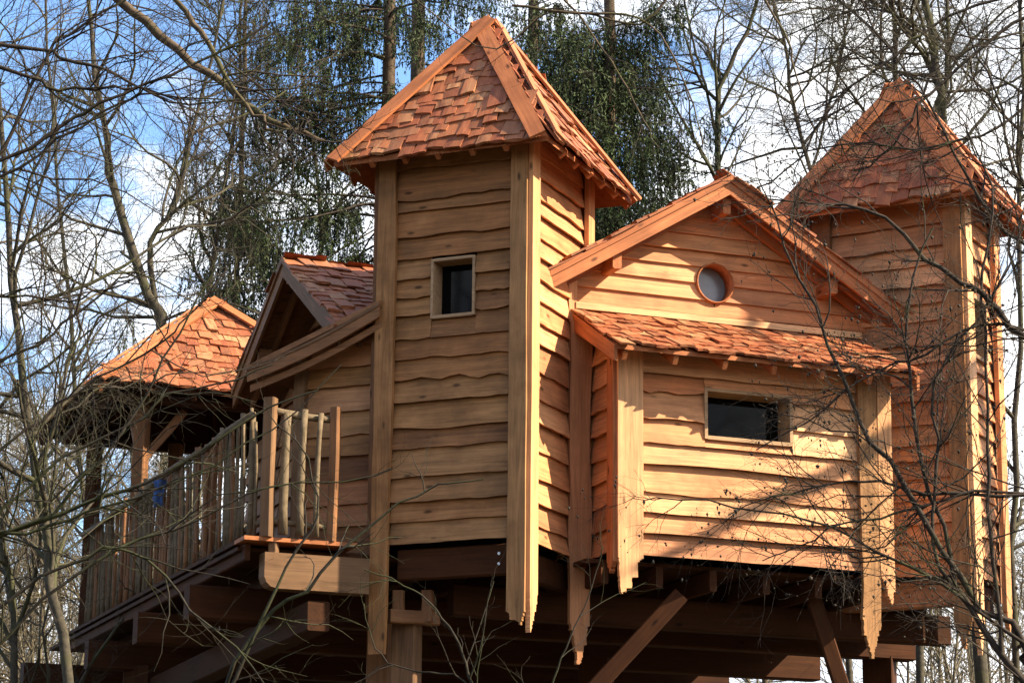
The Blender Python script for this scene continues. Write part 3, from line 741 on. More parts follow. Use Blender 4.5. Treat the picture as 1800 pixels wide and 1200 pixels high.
def balcony():
    BL = thing('balcony', (*(P0+Cd*1+Dd*2)[:2], ZF), 'timber balcony deck with a railing of thin upright sticks, left of the near tower', 'balcony')
    Q = lambda c, d, z: P0+Cd*c+Dd*d+Zv*z
    # deck boards run along D... their ends make the front edge
    for k in range(22):
        d0 = k*.34
        wv = 1.02 if d0 < .6 else 3.4
        v8 = np.array([Q(0, d0+.004, ZF-.035), Q(wv, d0+.004, ZF-.035), Q(wv, d0+.336, ZF-.035), Q(0, d0+.336, ZF-.035)])
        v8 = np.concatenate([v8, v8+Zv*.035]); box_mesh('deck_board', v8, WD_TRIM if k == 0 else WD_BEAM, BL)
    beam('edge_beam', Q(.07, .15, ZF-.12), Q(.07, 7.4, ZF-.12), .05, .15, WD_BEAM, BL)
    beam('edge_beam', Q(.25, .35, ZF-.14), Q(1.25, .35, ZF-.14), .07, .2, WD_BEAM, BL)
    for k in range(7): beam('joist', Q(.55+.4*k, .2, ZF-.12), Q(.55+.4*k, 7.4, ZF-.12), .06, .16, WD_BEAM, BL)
    # heavy cantilevered beam with rounded end and its short post
    n = 14; prof = [(0, .31), (0, .1), (.02, .05), (.06, .015), (.12, 0), (.95, 0), (.95, .31)]
    v = [(x, y, z) for y in (-.09, .09) for x, z in prof]; m = len(prof)
    f = [tuple(range(m)), tuple(range(2*m-1, m-1, -1))]+[(i, m+i, m+(i+1) % m, (i+1) % m) for i in range(m)]
    mesh_obj('corbel_beam', new_mesh('corbel_beam', v, f, WD_POST), BL, frame(Q(.19, .1, 4.73), Cd, Dd, Zv))
    beam('short_post', Q(.28, .06, 5.03), Q(.28, .06, 5.14), .08, .08, WD_POST, BL)
    # newels and rails
    beam('newel_post', Q(.20, .03, ZF), Q(.20, .03, 6.40), .10, .11, WD_POST, BL)
    beam('newel_post', Q(.80, .04, ZF-.0), Q(.80, .04, 6.37), .08, .09, WD_BRN, BL)
    beam('newel_post', Q(.18, 1.95, ZF), Q(.18, 1.95, 6.33), .11, .11, WD_BRN, BL)
    beam('newel_post', Q(.18, 7.1, ZF), Q(.18, 7.1, 6.33), .12, .12, WD_BRN, BL)
    stick(Q(.2, .05, 6.30), Q(.80, .06, 6.26), .035, STICK, BL, 'handrail'); stick(Q(.25, .05, 5.32), Q(.78, .06, 5.30), .03, STICK, BL, 'bottom_rail')
    for (a, b) in ((.1, 1.9), (1.98, 3.7), (3.7, 5.4), (5.4, 7.1)):
        stick(Q(.06, a, 6.25), Q(.06, b, 6.24), .034, STICK, BL, 'handrail', .02)
        stick(Q(.17, a, 5.31), Q(.17, b, 5.30), .03, STICK, BL, 'bottom_rail', .01)
    for c, r in ((.34, .045), (.49, .04), (.64, .028)):
        stick(Q(c, .0, 5.2), Q(c+rng.normal(0, .01), .0, 6.36+rng.normal(0, .04)), r, STICK, BL)
    d = .2
    while d < 7.05:
        stick(Q(.12+rng.normal(0, .012), d, 5.2), Q(.12+rng.normal(0, .012), d+rng.normal(0, .02), 6.30+rng.normal(0, .05)), rng.uniform(.015, .030), [STICK, WD_BRN, STICK][int(rng.integers(3))], BL)
        d += rng.uniform(.07, .11)
    # railing along the back-left end of the deck
    c = .3
    while c < 3.2:
        stick(Q(c, 7.2, 5.2), Q(c+rng.normal(0, .02), 7.2, 6.3+rng.normal(0, .04)), rng.uniform(.017, .03), STICK, BL); c += rng.uniform(.1, .15)
    stick(Q(.1, 7.2, 6.27), Q(3.3, 7.2, 6.27), .035, STICK, BL, 'handrail', .02)
    # blue cloth over the rail
    p = at(281, 845, P0[1]+3.1); 
    n1_, n2_ = 9, 7; v = []; f = []
    for i in range(n1_):
        for j in range(n2_):
            t, s = i/(n1_-1), j/(n2_-1)
            wdt = .13*(1-.35*t)
            v.append((((s-.5)*wdt)+.01*math.sin(7*t), .018*math.sin(s*9+t*3), -t*.27+.02*s))
    for i in range(n1_-1):
        for j in range(n2_-1): a = i*n2_+j; f.append((a, a+1, a+n2_+1, a+n2_))
    me = new_mesh('blue_cloth', v, f, BLUE, True)
    o = mesh_obj('blue_cloth', me, None, frame(p, hd(1, 0), hd(0, 1), Zv))
    md = o.modifiers.new('thickness', 'SOLIDIFY'); md.thickness = .01
    tag(o, 'dark blue cloth hanging on the stick railing of the balcony', 'cloth')
balcony()

# ------------------------------------------------------------------ platform below
def platform():
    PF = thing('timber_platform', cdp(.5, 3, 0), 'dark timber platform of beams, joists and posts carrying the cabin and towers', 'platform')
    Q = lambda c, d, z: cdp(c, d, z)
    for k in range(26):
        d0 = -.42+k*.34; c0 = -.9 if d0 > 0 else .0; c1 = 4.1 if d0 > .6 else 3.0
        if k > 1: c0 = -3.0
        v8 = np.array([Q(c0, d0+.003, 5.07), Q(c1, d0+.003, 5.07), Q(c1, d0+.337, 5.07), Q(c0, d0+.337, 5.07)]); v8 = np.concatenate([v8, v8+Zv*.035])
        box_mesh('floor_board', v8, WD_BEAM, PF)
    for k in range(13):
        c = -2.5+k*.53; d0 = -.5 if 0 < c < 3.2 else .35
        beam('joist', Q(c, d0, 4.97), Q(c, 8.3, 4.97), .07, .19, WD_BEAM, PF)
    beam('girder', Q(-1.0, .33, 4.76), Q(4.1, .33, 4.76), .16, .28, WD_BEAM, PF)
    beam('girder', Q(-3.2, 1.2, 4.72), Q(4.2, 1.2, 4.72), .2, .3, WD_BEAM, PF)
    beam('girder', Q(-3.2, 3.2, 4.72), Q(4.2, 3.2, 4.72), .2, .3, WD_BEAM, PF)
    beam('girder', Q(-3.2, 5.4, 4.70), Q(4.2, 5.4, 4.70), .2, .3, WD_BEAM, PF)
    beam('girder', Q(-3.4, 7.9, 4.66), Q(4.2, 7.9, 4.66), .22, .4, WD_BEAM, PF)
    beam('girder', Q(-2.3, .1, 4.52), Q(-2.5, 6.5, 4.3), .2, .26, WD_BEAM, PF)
    # post pair under the near tower with cleats
    pA = at(715, 1080, 22.75); pB = at(672, 1080, 22.9)
    beam('support_post', hd(pA[0]+.01, pA[1]), hd(pA[0]+.01, pA[1])+Zv*4.55, .22, .22, WD_POST, PF)
    beam('support_post', hd(pB[0]-.02, pB[1]+.25), hd(pB[0]-.02, pB[1]+.25)+Zv*4.7, .2, .2, WD_BRN, PF)
    for x in (700, 752):
        p = at(x, 1065, 22.62); beam('cleat', p-Zv*.14, p+Zv*.14, .10, .08, WD_BRN, PF)
    p = at(725, 1085, 22.6); beam('bearer', p-Cd*.22, p+Cd*.24, .12, .12, WD_BRN, PF)
    # braces
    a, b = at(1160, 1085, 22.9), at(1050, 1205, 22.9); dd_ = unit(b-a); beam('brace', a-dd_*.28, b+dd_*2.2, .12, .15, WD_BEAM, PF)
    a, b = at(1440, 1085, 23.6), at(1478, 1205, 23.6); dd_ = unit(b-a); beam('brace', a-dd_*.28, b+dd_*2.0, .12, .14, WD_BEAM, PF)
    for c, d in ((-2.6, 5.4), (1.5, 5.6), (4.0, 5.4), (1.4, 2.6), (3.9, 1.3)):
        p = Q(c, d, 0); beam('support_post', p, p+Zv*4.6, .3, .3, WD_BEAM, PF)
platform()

# ------------------------------------------------------------------ tree machinery
def tubes(P, R, sides):
    """P (M,K,3) polylines, R (M,K) radii -> quads"""
    M_, K_, _ = P.shape
    T = np.empty_like(P); T[:, 1:-1] = P[:, 2:]-P[:, :-2]; T[:, 0] = P[:, 1]-P[:, 0]; T[:, -1] = P[:, -1]-P[:, -2]
    T /= np.linalg.norm(T, axis=2, keepdims=True)+1e-9
    mean = P[:, -1]-P[:, 0]; ref = np.where(np.abs(mean[:, 2:3]) > .8*np.linalg.norm(mean, axis=1, keepdims=True), np.array([[1., .2, 0]]), np.array([[0, 0, 1.]]))
    ref = np.broadcast_to(ref[:, None, :], P.shape)
    S = np.cross(T, ref); S /= np.linalg.norm(S, axis=2, keepdims=True)+1e-9; U = np.cross(S, T)
    a = np.arange(sides)*2*math.pi/sides
    V = P[:, :, None, :] + R[:, :, None, None]*(np.cos(a)[None, None, :, None]*S[:, :, None, :]+np.sin(a)[None, None, :, None]*U[:, :, None, :])
    idx = np.arange(M_*K_*sides).reshape(M_, K_, sides); nx = np.roll(idx, -1, axis=2)
    F = np.stack([idx[:, :-1], nx[:, :-1], nx[:, 1:], idx[:, 1:]], -1).reshape(-1, 4)
    return V.reshape(-1, 3), F
def merge(parts):
    Vs, Fs, o = [], [], 0
    for V, F in parts:
        if len(V) == 0: continue
        Vs.append(V); Fs.append(F+o); o += len(V)
    return np.concatenate(Vs), np.concatenate(Fs)
def resample(pts, K):
    P = np.asarray(pts, float); n = len(P)
    t = np.linspace(0, n-1-1e-6, K); i = t.astype(int); f = (t-i)[:, None]
    p0 = P[np.maximum(i-1, 0)]; p1 = P[i]; p2 = P[i+1]; p3 = P[np.minimum(i+2, n-1)]
    return .5*((2*p1)+(-p0+p2)*f+(2*p0-5*p1+4*p2-p3)*f**2+(-p0+3*p1-3*p2+p3)*f**3)
def spawn(P, R, n, ang, ln, K, r, wig=.18, up=.05, t0=.1, t1=1.0, angs=.25, tip=.35, g=None, rmax=None, taper_len=.5):
    """n children per parent polyline"""
    g = g or rng
    M_, K_, _ = P.shape; N_ = M_*n
    if N_ == 0: return np.zeros((0, K, 3)), np.zeros((0, K))
    pi = np.repeat(np.arange(M_), n); t = g.uniform(t0, t1, N_)
    x = t*(K_-1)*.9999; i = x.astype(int); f = (x-i)[:, None]
    pos = P[pi, i]*(1-f)+P[pi, i+1]*f; tan = P[pi, i+1]-P[pi, i]; tan /= np.linalg.norm(tan, axis=1, keepdims=True)+1e-9
    rad = R[pi, i]*(1-f[:, 0])+R[pi, i+1]*f[:, 0]
    rv = g.normal(0, 1, (N_, 3)); rv -= tan*(rv*tan).sum(1, keepdims=True); rv /= np.linalg.norm(rv, axis=1, keepdims=True)+1e-9
    an = ang*g.normal(1, angs, N_)[:, None]
    d = tan*np.cos(an)+rv*np.sin(an)
    Ln = (np.asarray(ln)*(1-taper_len*t)*g.uniform(.55, 1.25, N_))
    st = (Ln/(K-1))[:, None]
    out = np.empty((N_, K, 3)); out[:, 0] = pos
    for k in range(1, K):
        d = d+g.normal(0, wig, (N_, 3)); d[:, 2] += up; d /= np.linalg.norm(d, axis=1, keepdims=True)
        out[:, k] = out[:, k-1]+d*st
    r0 = np.minimum(rad*.75, r*g.uniform(.75, 1.2, N_))
    RR = r0[:, None]*np.linspace(1, tip, K)[None, :]
    return out, RR
def cull(P, R, m=120):
    if len(P) == 0: return P, R
    x, y = pxa(P.reshape(-1, 3)); x = x.reshape(P.shape[:2]); y = y.reshape(P.shape[:2])
    ok = ((x > -m) & (x < 1800+m) & (y > -m) & (y < 1200+m)).any(1)
    return P[ok], R[ok]
def build_tree(name, trunks, label, cat='tree', bark=BARK_G, twigm=None, limbs=None, n1=18, l1=3.2, r1=.026, n2=7, l2=1.4, r2=.009, n3=6, l3=.75, r3=.0033, n4=4, l4=.38, r4=.0016,
               a1=.95, up1=.035, t0=.25, group=None, seed=0, limb_name='limb', dn=1.0, buds=0, wig=.21, extra=()):
    """trunks: list of (points, r0, r1) world space; crown grown from them. limbs: hero limbs given the same way, each a part"""
    g = np.random.default_rng(seed); twigm = twigm or bark
    base = trunks[0][0][0]
    T = thing(name, (base[0], base[1], max(0, 0)), label, cat, group)
    Pt = []; Rt = []
    for k, (pts, ra, rb) in enumerate(trunks):
        P = resample(pts, 16); P[1:-1] += g.normal(0, ra*.3, P[1:-1].shape)
        R = np.linspace(ra, rb, 16)*g.uniform(.93, 1.07, 16); Pt.append(P); Rt.append(R)
        V, F = tubes(P[None], R[None], 10)
        mesh_obj('trunk', arr_mesh('trunk', V, F, bark, True), T)
    Pt = np.array(Pt); Rt = np.array(Rt)
    parts = []
    lv = []
    if limbs:
        HL = []; HR = []
        for (pts, ra, rb) in limbs:
            P = resample(pts, 18); P[1:-1] += g.normal(0, .012, P[1:-1].shape)*min(1, ra*60); R = np.linspace(ra, rb, 18)*g.uniform(.9, 1.1, 18)
            V, F = tubes(P[None], R[None], 8); mesh_obj(limb_name, arr_mesh(limb_name, V, F, bark, True), T)
            HL.append(P); HR.append(R)
        HL = np.array(HL); HR = np.array(HR)
        P2, R2 = spawn(HL, HR, int(n2*1.6*dn), .75, l2, 6, r2, g=g, up=.02, wig=wig*1.4, t0=.05); lv.append((P2, R2))
    if n1:
        P1, R1 = spawn(Pt, Rt, int(n1*.72), a1, l1, 7, r1, wig=wig*.8, up=up1, t0=t0, g=g)
        P1, R1 = cull(P1, R1, 500)
        V, F = tubes(P1, R1, 6); parts.append((V, F))
        P2, R2 = spawn(P1, R1, int(n2*dn), .75, l2, 6, r2, g=g, up=.03, wig=wig*1.5); lv.append((P2, R2))
    P2 = np.concatenate([a for a, b in lv]); R2 = np.concatenate([b for a, b in lv]); P2, R2 = cull(P2, R2, 250)
    parts.append(tubes(P2, R2, 4))
    P3, R3 = spawn(P2, R2, int(n3*dn), .7, l3, 5, r3, g=g, wig=wig*1.7, up=.02); P3, R3 = cull(P3, R3, 60); parts.append(tubes(P3, R3, 3))
    if n4:
        P4, R4 = spawn(P3, R3, n4, .7, l4, 4, r4, g=g, wig=wig*2.0, up=.02); P4, R4 = cull(P4, R4, 20); parts.append(tubes(P4, R4, 3))
    V, F = merge(parts)
    o = mesh_obj('crown', arr_mesh('crown', V, F, twigm), T)
    if buds:
        src = P4 if n4 else P3
        n = len(src); k = g.integers(0, n, buds); kk = g.integers(1, src.shape[1], buds)
        c = src[k, kk]; s = g.uniform(.003, .009, buds)[:, None, None]
        oct_ = np.array([[1, 0, 0], [-1, 0, 0], [0, 1, 0], [0, -1, 0], [0, 0, .9], [0, 0, -1.9]])[None]
        V = (c[:, None, :]+oct_*s*g.uniform(.6, 1.4, (buds, 1, 3))).reshape(-1, 3)
        F = np.array([[0, 2, 4], [2, 1, 4], [1, 3, 4], [3, 0, 4], [2, 0, 5], [1, 2, 5], [3, 1, 5], [0, 3, 5]])[None]+(np.arange(buds)*6)[:, None, None]
        b = mesh_obj('buds', arr_mesh('buds', V, F.reshape(-1, 3), BUDS), T); b['kind'] = 'stuff'
    return T
def pl(Y, *pts, Y1=None):
    """pixel-traced line laid at real distances Y (to Y1) from the camera, in metres"""
    n = len(pts); Y1 = Y if Y1 is None else Y1
    return [at(x, y, Y+(Y1-Y)*i/(n-1)) for i, (x, y) in enumerate(pts)]
def rp_(px_, Y): return px_*Y/FPX     # pixel radius at distance Y in metres
def stem(Y, pts, w0, w1, Y1=None):
    P = pl(Y, *pts, Y1=Y1)
    return (P, rp_(w0, Y)*.39, rp_(w1, Y1 or Y)*.39)
def down(tr):      # carry a trunk traced in the picture on down to the ground
    P, a, b = tr; p = P[0]; q = P[1]
    d = (p-q); d = d/max(1e-3, -d[2]) if d[2] < 0 else np.array([0, 0, -1.])
    foot = p+np.array([d[0]*.5, d[1]*.3, -1])*(p[2]+.1) if abs(d[0]) < .5 else np.array([p[0], p[1], -.1])
    mid = (p+foot)/2
    return ([foot, mid]+P, a*1.35, b)

# ------------------------------------------------------------------ spruces
def spruce(px_, Y, label, wpx, seed, zlo, zhi, nl, ll, dens=1.0, side=None, pbase=None, lean=0.0, top=None, group='spruces behind the tree house'):
    g = np.random.default_rng(seed)
    p = at(px_, 100, Y); x0 = p[0]; H = top or 24.0
    T = thing('spruce_tree', (x0, Y, 0), label, 'tree', group)
    r = rp_(wpx, Y)/2
    zs = np.linspace(0, H, 20); P = np.stack([x0+lean*(zs-p[2]), np.full(20, Y), zs], 1)+g.normal(0, .012, (20, 3))
    R = np.interp(zs, [0, p[2], H], [r*1.6, r, .02])
    V, F = tubes(P[None], R[None], 12); mesh_obj('trunk', arr_mesh('trunk', V, F, BARK_S, True), T)
    z = g.uniform(zlo, zhi, nl); az = g.uniform(0, 2*math.pi, nl)
    if side is not None: az = side[0]+g.normal(0, side[1], nl)
    Ln = ll*g.uniform(.6, 1.15, nl)*np.clip((H-z)/(H*.55), .15, 1)
    K = 9; d = np.stack([np.cos(az), np.sin(az)*1.0, g.uniform(-.05, .18, nl)], 1)
    out = np.empty((nl, K, 3)); out[:, 0] = np.stack([x0+lean*(z-p[2]), np.full(nl, Y), z], 1)
    for k in range(1, K):
        d = d+g.normal(0, .05, (nl, 3)); d[:, 2] += -.10 if k < 5 else .045
        d /= np.linalg.norm(d, axis=1, keepdims=True); out[:, k] = out[:, k-1]+d*(Ln/(K-1))[:, None]
    RL = (.020*np.sqrt(Ln/2.5))[:, None]*np.linspace(1, .25, K)[None]
    o1, r1 = cull(out, RL, 250)
    parts = [tubes(o1, r1, 5)]
    # laterals, then hanging branchlets
    PL, RLL = spawn(o1, r1, int(12*dens), 1.15, .55, 4, .007, wig=.1, up=-.05, t0=.12, t1=1, g=g, taper_len=.3)
    parts.append(tubes(PL, RLL, 3))
    src = np.concatenate([PL, o1[:, ::2][:, :4]]); rs_ = np.concatenate([RLL, r1[:, ::2][:, :4]])
    hang = []
    PH, RH = spawn(src, rs_, int(6*dens)+1, 1.2, .6, 5, .003, wig=.06, up=-1.1, g=g, taper_len=.2)
    PH, RH = cull(PH, RH, 30); parts.append(tubes(PH, RH, 3))
    V, F = merge(parts); mesh_obj('branches', arr_mesh('branches', V, F, BARK_D), T)
    # needles: slim leaf-sized blades all along the hanging branchlets
    nn = 15
    M_ = len(PH)
    if M_:
        pi = np.repeat(np.arange(M_), nn); t = g.uniform(0, 3.999, M_*nn); i = t.astype(int); f = (t-i)[:, None]
        pos = PH[pi, i]*(1-f)+PH[pi, i+1]*f; tan = PH[pi, i+1]-PH[pi, i]; tan /= np.linalg.norm(tan, axis=1, keepdims=True)+1e-9
        rv = g.normal(0, 1, pos.shape); dr = tan*.9+rv*.5; dr /= np.linalg.norm(dr, axis=1, keepdims=True)
        sd_ = np.cross(dr, g.normal(0, 1, pos.shape)); sd_ /= np.linalg.norm(sd_, axis=1, keepdims=True)
        ln = g.uniform(.03, .06, len(pos))[:, None]; wd = g.uniform(.007, .012, len(pos))[:, None]
        V = np.stack([pos-sd_*wd, pos+sd_*wd, pos+dr*ln+sd_*wd*.35, pos+dr*ln-sd_*wd*.35], 1).reshape(-1, 3)
        F = np.arange(len(V)).reshape(-1, 4)
        o = mesh_obj('needles', arr_mesh('needles', V, F, NEEDLE), T); o['kind'] = 'stuff'
    return T
spruce(681, 33.0, 'tall spruce, its bare trunk the left one of two rising behind the near tower roof', 24, 1, 8.6, 15.4, 50, 3.1, 1.15, side=(math.pi, .9))
spruce(734, 35.0, 'tall spruce, its bare trunk the right one of two rising behind the near tower roof', 27, 2, 9.6, 17, 26, 2.4, .9, side=(.3, 1.2))
spruce(1072, 33.0, 'dense dark spruce hanging over the cabin, between the near tower roof and the bare trees', 22, 3, 7.6, 14.2, 112, 1.9, 1.15)
spruce(935, 35.0, 'dark spruce directly behind the near tower roof peak, right of its twin trunks', 20, 4, 8.5, 15.5, 44, 1.7, 1.1)
spruce(1330, 40.0, 'small dark spruce top showing just above the cabin gable', 8, 5, 7.0, 13.6, 45, 1.4, .8, top=13.9)
spruce(430, 36.0, 'thin spruce with drooping boughs above the pavilion roof', 9, 6, 8.4, 12.6, 34, 1.9, .9, top=16)

# ------------------------------------------------------------------ bare trees behind
G1 = 'bare trees behind the tree house'
def bare(label, trunks, seed, **k):
    ts = [down(trunks[0])]+trunks[1:] if k.pop('down', True) else trunks
    return build_tree('bare_tree', ts, label, seed=seed, group=k.pop('group', G1), **k)
bare('bare tree with a sinuous olive trunk leaning along the left edge, left of the pavilion',
     [stem(21.5, [(125, 1210), (100, 1080), (80, 950), (62, 820), (42, 690), (22, 540), (12, 400), (5, 250), (-10, 60)], 21, 11)], 21, n1=26, t0=.3, l1=2.6, n3=7)
bare('forked bare tree rising behind the pavilion roof peak',
     [stem(30, [(292, 640), (278, 560), (250, 480), (212, 360), (190, 300), (178, 220), (165, 110), (150, -40)], 24, 9),
      stem(30, [(285, 590), (270, 500), (266, 420), (305, 365), (330, 270), (352, 180), (380, 60), (395, -40)], 15, 6)], 22, n1=22, t0=.25, l1=2.6)
bare('slim bare tree between the pavilion and the gabled wing',
     [stem(33, [(360, 620), (372, 480), (395, 340), (415, 220), (420, 100), (430, -40)], 13, 6)], 23, n1=24, l1=2.4, t0=.3)
bare('slim bare tree with a crooked stem just right of the dense spruce',
     [stem(34, [(1262, 420), (1265, 320), (1260, 215), (1275, 130), (1310, 60), (1335, -30)], 15, 8), stem(34, [(1262, 250), (1240, 150), (1215, 60), (1200, -20)], 8, 4)], 24, n1=20, l1=2.6, t0=.3)
bare('bare tree whose thin straight stem meets the peak of the far tower roof',
     [stem(32, [(1590, 420), (1582, 260), (1578, 150), (1572, 60), (1566, -40)], 15, 10)], 25, n1=22, l1=3.0, t0=.3)
bare('bare tree with several thick stems right of the far tower roof peak',
     [stem(30, [(1672, 420), (1660, 300), (1652, 200), (1640, 100), (1618, -40)], 26, 16), stem(30, [(1660, 250), (1662, 150), (1668, 60), (1660, -40)], 14, 8),
      stem(30, [(1640, 130), (1600, 60), (1560, 10), (1530, -40)], 12, 7)], 26, n1=16, l1=2.8, t0=.25)
bare('bare tree with fine pale twigs above the cabin ridge, left of the far tower roof',
     [stem(36, [(1440, 420), (1425, 300), (1395, 190), (1380, 90), (1350, -30)], 12, 6), stem(36, [(1410, 260), (1460, 180), (1480, 90), (1500, -20)], 8, 4)], 27, n1=24, l1=3.0, t0=.2)
bare('thin bare tree at the right edge beyond the far tower',
     [stem(27, [(1790, 1210), (1778, 1000), (1785, 800), (1795, 560), (1790, 360), (1800, 150), (1790, -40)], 14, 8)], 28, n1=26, l1=2.4, t0=.25)
bare('leaning bare tree with brown twigs in the lower left corner',
     [stem(27, [(30, 1210), (20, 1050), (-5, 900), (-30, 700), (-40, 400)], 16, 10)], 29, n1=30, l1=3.0, t0=.15, bark=BARK_G)
bare('bare tree behind the balcony railing with brushy low twigs',
     [stem(38, [(170, 1250), (160, 1000), (140, 800), (130, 620), (110, 400), (90, 200), (80, -20)], 13, 6)], 30, n1=34, l1=3.0, t0=.1, bark=BARK_G, twigm=TWIG_F)
bare('bare tree in the gap between the wing gable and the near tower',
     [stem(37, [(560, 560), (565, 420), (555, 280), (530, 140), (520, -20)], 11, 6)], 31, n1=26, l1=2.6, t0=.2)

# ------------------------------------------------------------------ near trees: trunks stand outside the picture, limbs reach in
FY = 12.0
tl = at(-190, 600, FY)
def limb(Y, pts, w0, w1, root=None, Y1=None):
    P = pl(Y, *pts, Y1=Y1)
    if root is not None: P = [np.array([root[0], root[1], max(P[0][2]+(P[0][2]-P[1][2])*.5, 1.0)])]+P
    return (P, rp_(w0, Y)/2, rp_(w1, Y)/2)
tr1 = ([np.array([tl[0], FY, -.1]), np.array([tl[0]-.05, FY, 2]), np.array([tl[0]+.03, FY, 4]), np.array([tl[0], FY, 6.5]), np.array([tl[0]+.1, FY, 9])], .16, .07)
L1 = [limb(FY, [(-60, 305), (40, 265), (120, 215), (160, 190), (240, 158), (310, 127), (380, 95), (440, 60), (475, 40)], 9, 4, tl),
      limb(FY, [(-60, 75), (60, 85), (120, 105), (180, 122), (240, 150), (300, 175), (345, 215)], 10, 3, tl),
      limb(FY, [(-60, 100), (50, 135), (90, 155), (150, 160), (220, 155), (262, 162), (330, 185), (420, 175)], 9, 3, tl),
      limb(FY, [(-60, 330), (0, 262), (45, 180), (90, 85), (120, 60), (200, 10), (260, -50)], 9, 4, tl),
      limb(FY, [(-60, 330), (30, 300), (110, 240), (200, 190), (250, 165), (330, 172), (410, 178)], 7, 3, tl),
      limb(FY, [(-60, 660), (60, 610), (120, 560), (200, 500), (245, 468), (330, 400)], 7, 3, tl),
      limb(FY, [(-60, 830), (40, 760), (110, 705), (200, 650), (290, 595), (330, 560), (400, 470)], 7, 3, tl),
      limb(FY, [(-60, 520), (40, 520), (110, 530), (170, 510), (235, 490), (300, 470)], 6, 2, tl)]
build_tree('bare_tree', [tr1], 'near bare tree outside the left edge whose dark limbs cross the upper left sky', bark=BARK_D, limbs=L1, n1=0, seed=41,
           n2=6, l2=1.0, r2=.0055, n3=4, l3=.45, r3=.0026, n4=2, l4=.2, r4=.002, group='near trees in front of the tree house', wig=.14)
FY2 = 10.0
tl2 = at(-260, 900, FY2)
tr2 = ([np.array([tl2[0], FY2, -.1]), np.array([tl2[0], FY2, 1.5]), np.array([tl2[0]+.05, FY2, 3]), np.array([tl2[0]-.05, FY2, 5])], .13, .06)
L2 = [limb(FY2, [(-70, 955), (80, 912), (160, 882), (240, 852), (310, 820), (400, 762), (470, 715), (560, 685)], 10, 3, tl2),
      limb(FY2, [(-70, 935), (60, 935), (130, 905), (220, 880), (300, 850), (420, 792), (520, 722), (600, 640)], 7, 2, tl2),
      limb(FY2, [(-70, 960), (40, 860), (120, 800), (240, 740), (300, 690), (400, 670), (480, 640)], 7, 3, tl2),
      limb(FY2, [(-70, 1120), (60, 1020), (140, 985), (195, 962), (240, 975), (300, 1020), (340, 1080), (420, 1140), (470, 1210)], 7, 3, tl2),
      limb(FY2, [(-70, 1190), (40, 1090), (130, 1010), (190, 975), (280, 935), (360, 905), (430, 872), (500, 850), (620, 842), (690, 822)], 7, 2, tl2),
      limb(FY2, [(60, 920), (130, 850), (170, 815), (215, 760), (260, 690), (300, 610), (380, 470)], 8, 3, tl2)]
build_tree('bare_tree', [tr2], 'near mossy bare tree at lower left whose boughs cross in front of the balcony', bark=BARK_M, limbs=L2, n1=0, seed=42,
           n2=5, l2=.75, r2=.0038, n3=4, l3=.3, r3=.0018, n4=1, l4=.16, r4=.0018, group='near trees in front of the tree house', wig=.13)
# a brown bough from above, upper left
tu = at(330, -900, 14.5)
L3 = [limb(14.5, [(150, -70), (215, 5), (280, 62), (350, 110), (420, 170), (480, 212), (530, 235), (570, 248)], 20, 7),
      limb(14.3, [(285, -70), (318, 5), (350, 52), (385, 105), (430, 180), (460, 217), (485, 233), (520, 228)], 12, 5)]
tc_ = at(40, -300, 14.5)
tr3 = ([np.array([at(-230, 0, 14.5)[0], 14.5, -.1]), np.array([at(-225, 0, 14.5)[0], 14.5, 3.5]), np.array([at(-150, 0, 14.5)[0], 14.5, 6.6]), at(40, -220, 14.5), at(152, -72, 14.5)], .17, .045)
build_tree('bare_tree', [tr3], 'near tree whose thick brown sunlit boughs slant down across the upper left sky', bark=BARK_B, twigm=BARK_D, limbs=L3, n1=0, seed=43,
           n2=7, l2=.9, r2=.007, n3=5, l3=.4, r3=.003, n4=2, l4=.2, r4=.002, group='near trees in front of the tree house', wig=.14)
# right-hand thicket tree with buds
RY = 13.0
tr_ = at(1960, 1300, RY)
tr4 = ([np.array([tr_[0]+.2, RY, -.1]), np.array([tr_[0], RY, 1.2]), at(1890, 1290, RY), at(1850, 1210, RY), at(1800, 1150, RY)], .11, .035)
L4 = [limb(RY, [(1890, 1290), (1800, 1120), (1740, 1080), (1690, 1010), (1640, 930), (1590, 860), (1545, 790), (1515, 740), (1470, 640), (1435, 560), (1400, 480), (1370, 400), (1335, 320)], 15, 3),
      limb(RY, [(1850, 1250), (1760, 1150), (1715, 1090), (1680, 1020), (1655, 940), (1632, 850), (1615, 760), (1600, 650), (1592, 570), (1605, 470), (1640, 400)], 13, 3),
      limb(RY, [(1890, 868), (1800, 867), (1700, 866), (1620, 868), (1560, 850), (1500, 846), (1430, 858), (1360, 872), (1280, 905)], 8, 2),
      limb(RY, [(1850, 868), (1720, 862), (1640, 885), (1560, 905), (1480, 925), (1400, 962), (1340, 985)], 6, 2),
      limb(RY, [(1800, 1130), (1720, 1075), (1640, 1015), (1560, 980), (1480, 935), (1400, 905), (1300, 890), (1200, 875), (1130, 880)], 7, 2),
      limb(RY, [(1900, 640), (1800, 595), (1752, 540), (1715, 510), (1670, 490), (1600, 425), (1530, 370), (1450, 360), (1350, 350)], 16, 3),
      limb(RY, [(1900, 600), (1800, 578), (1750, 570), (1680, 590), (1610, 630), (1560, 640), (1480, 690), (1420, 740), (1330, 790)], 7, 2),
      limb(RY, [(1720, 1090), (1650, 990), (1640, 900), (1650, 800), (1640, 700), (1680, 610), (1740, 540), (1790, 420), (1830, 330)], 8, 3),
      limb(RY, [(1760, 1150), (1750, 1000), (1735, 900), (1740, 760), (1735, 600), (1725, 470), (1745, 350), (1700, 230)], 9, 3)]
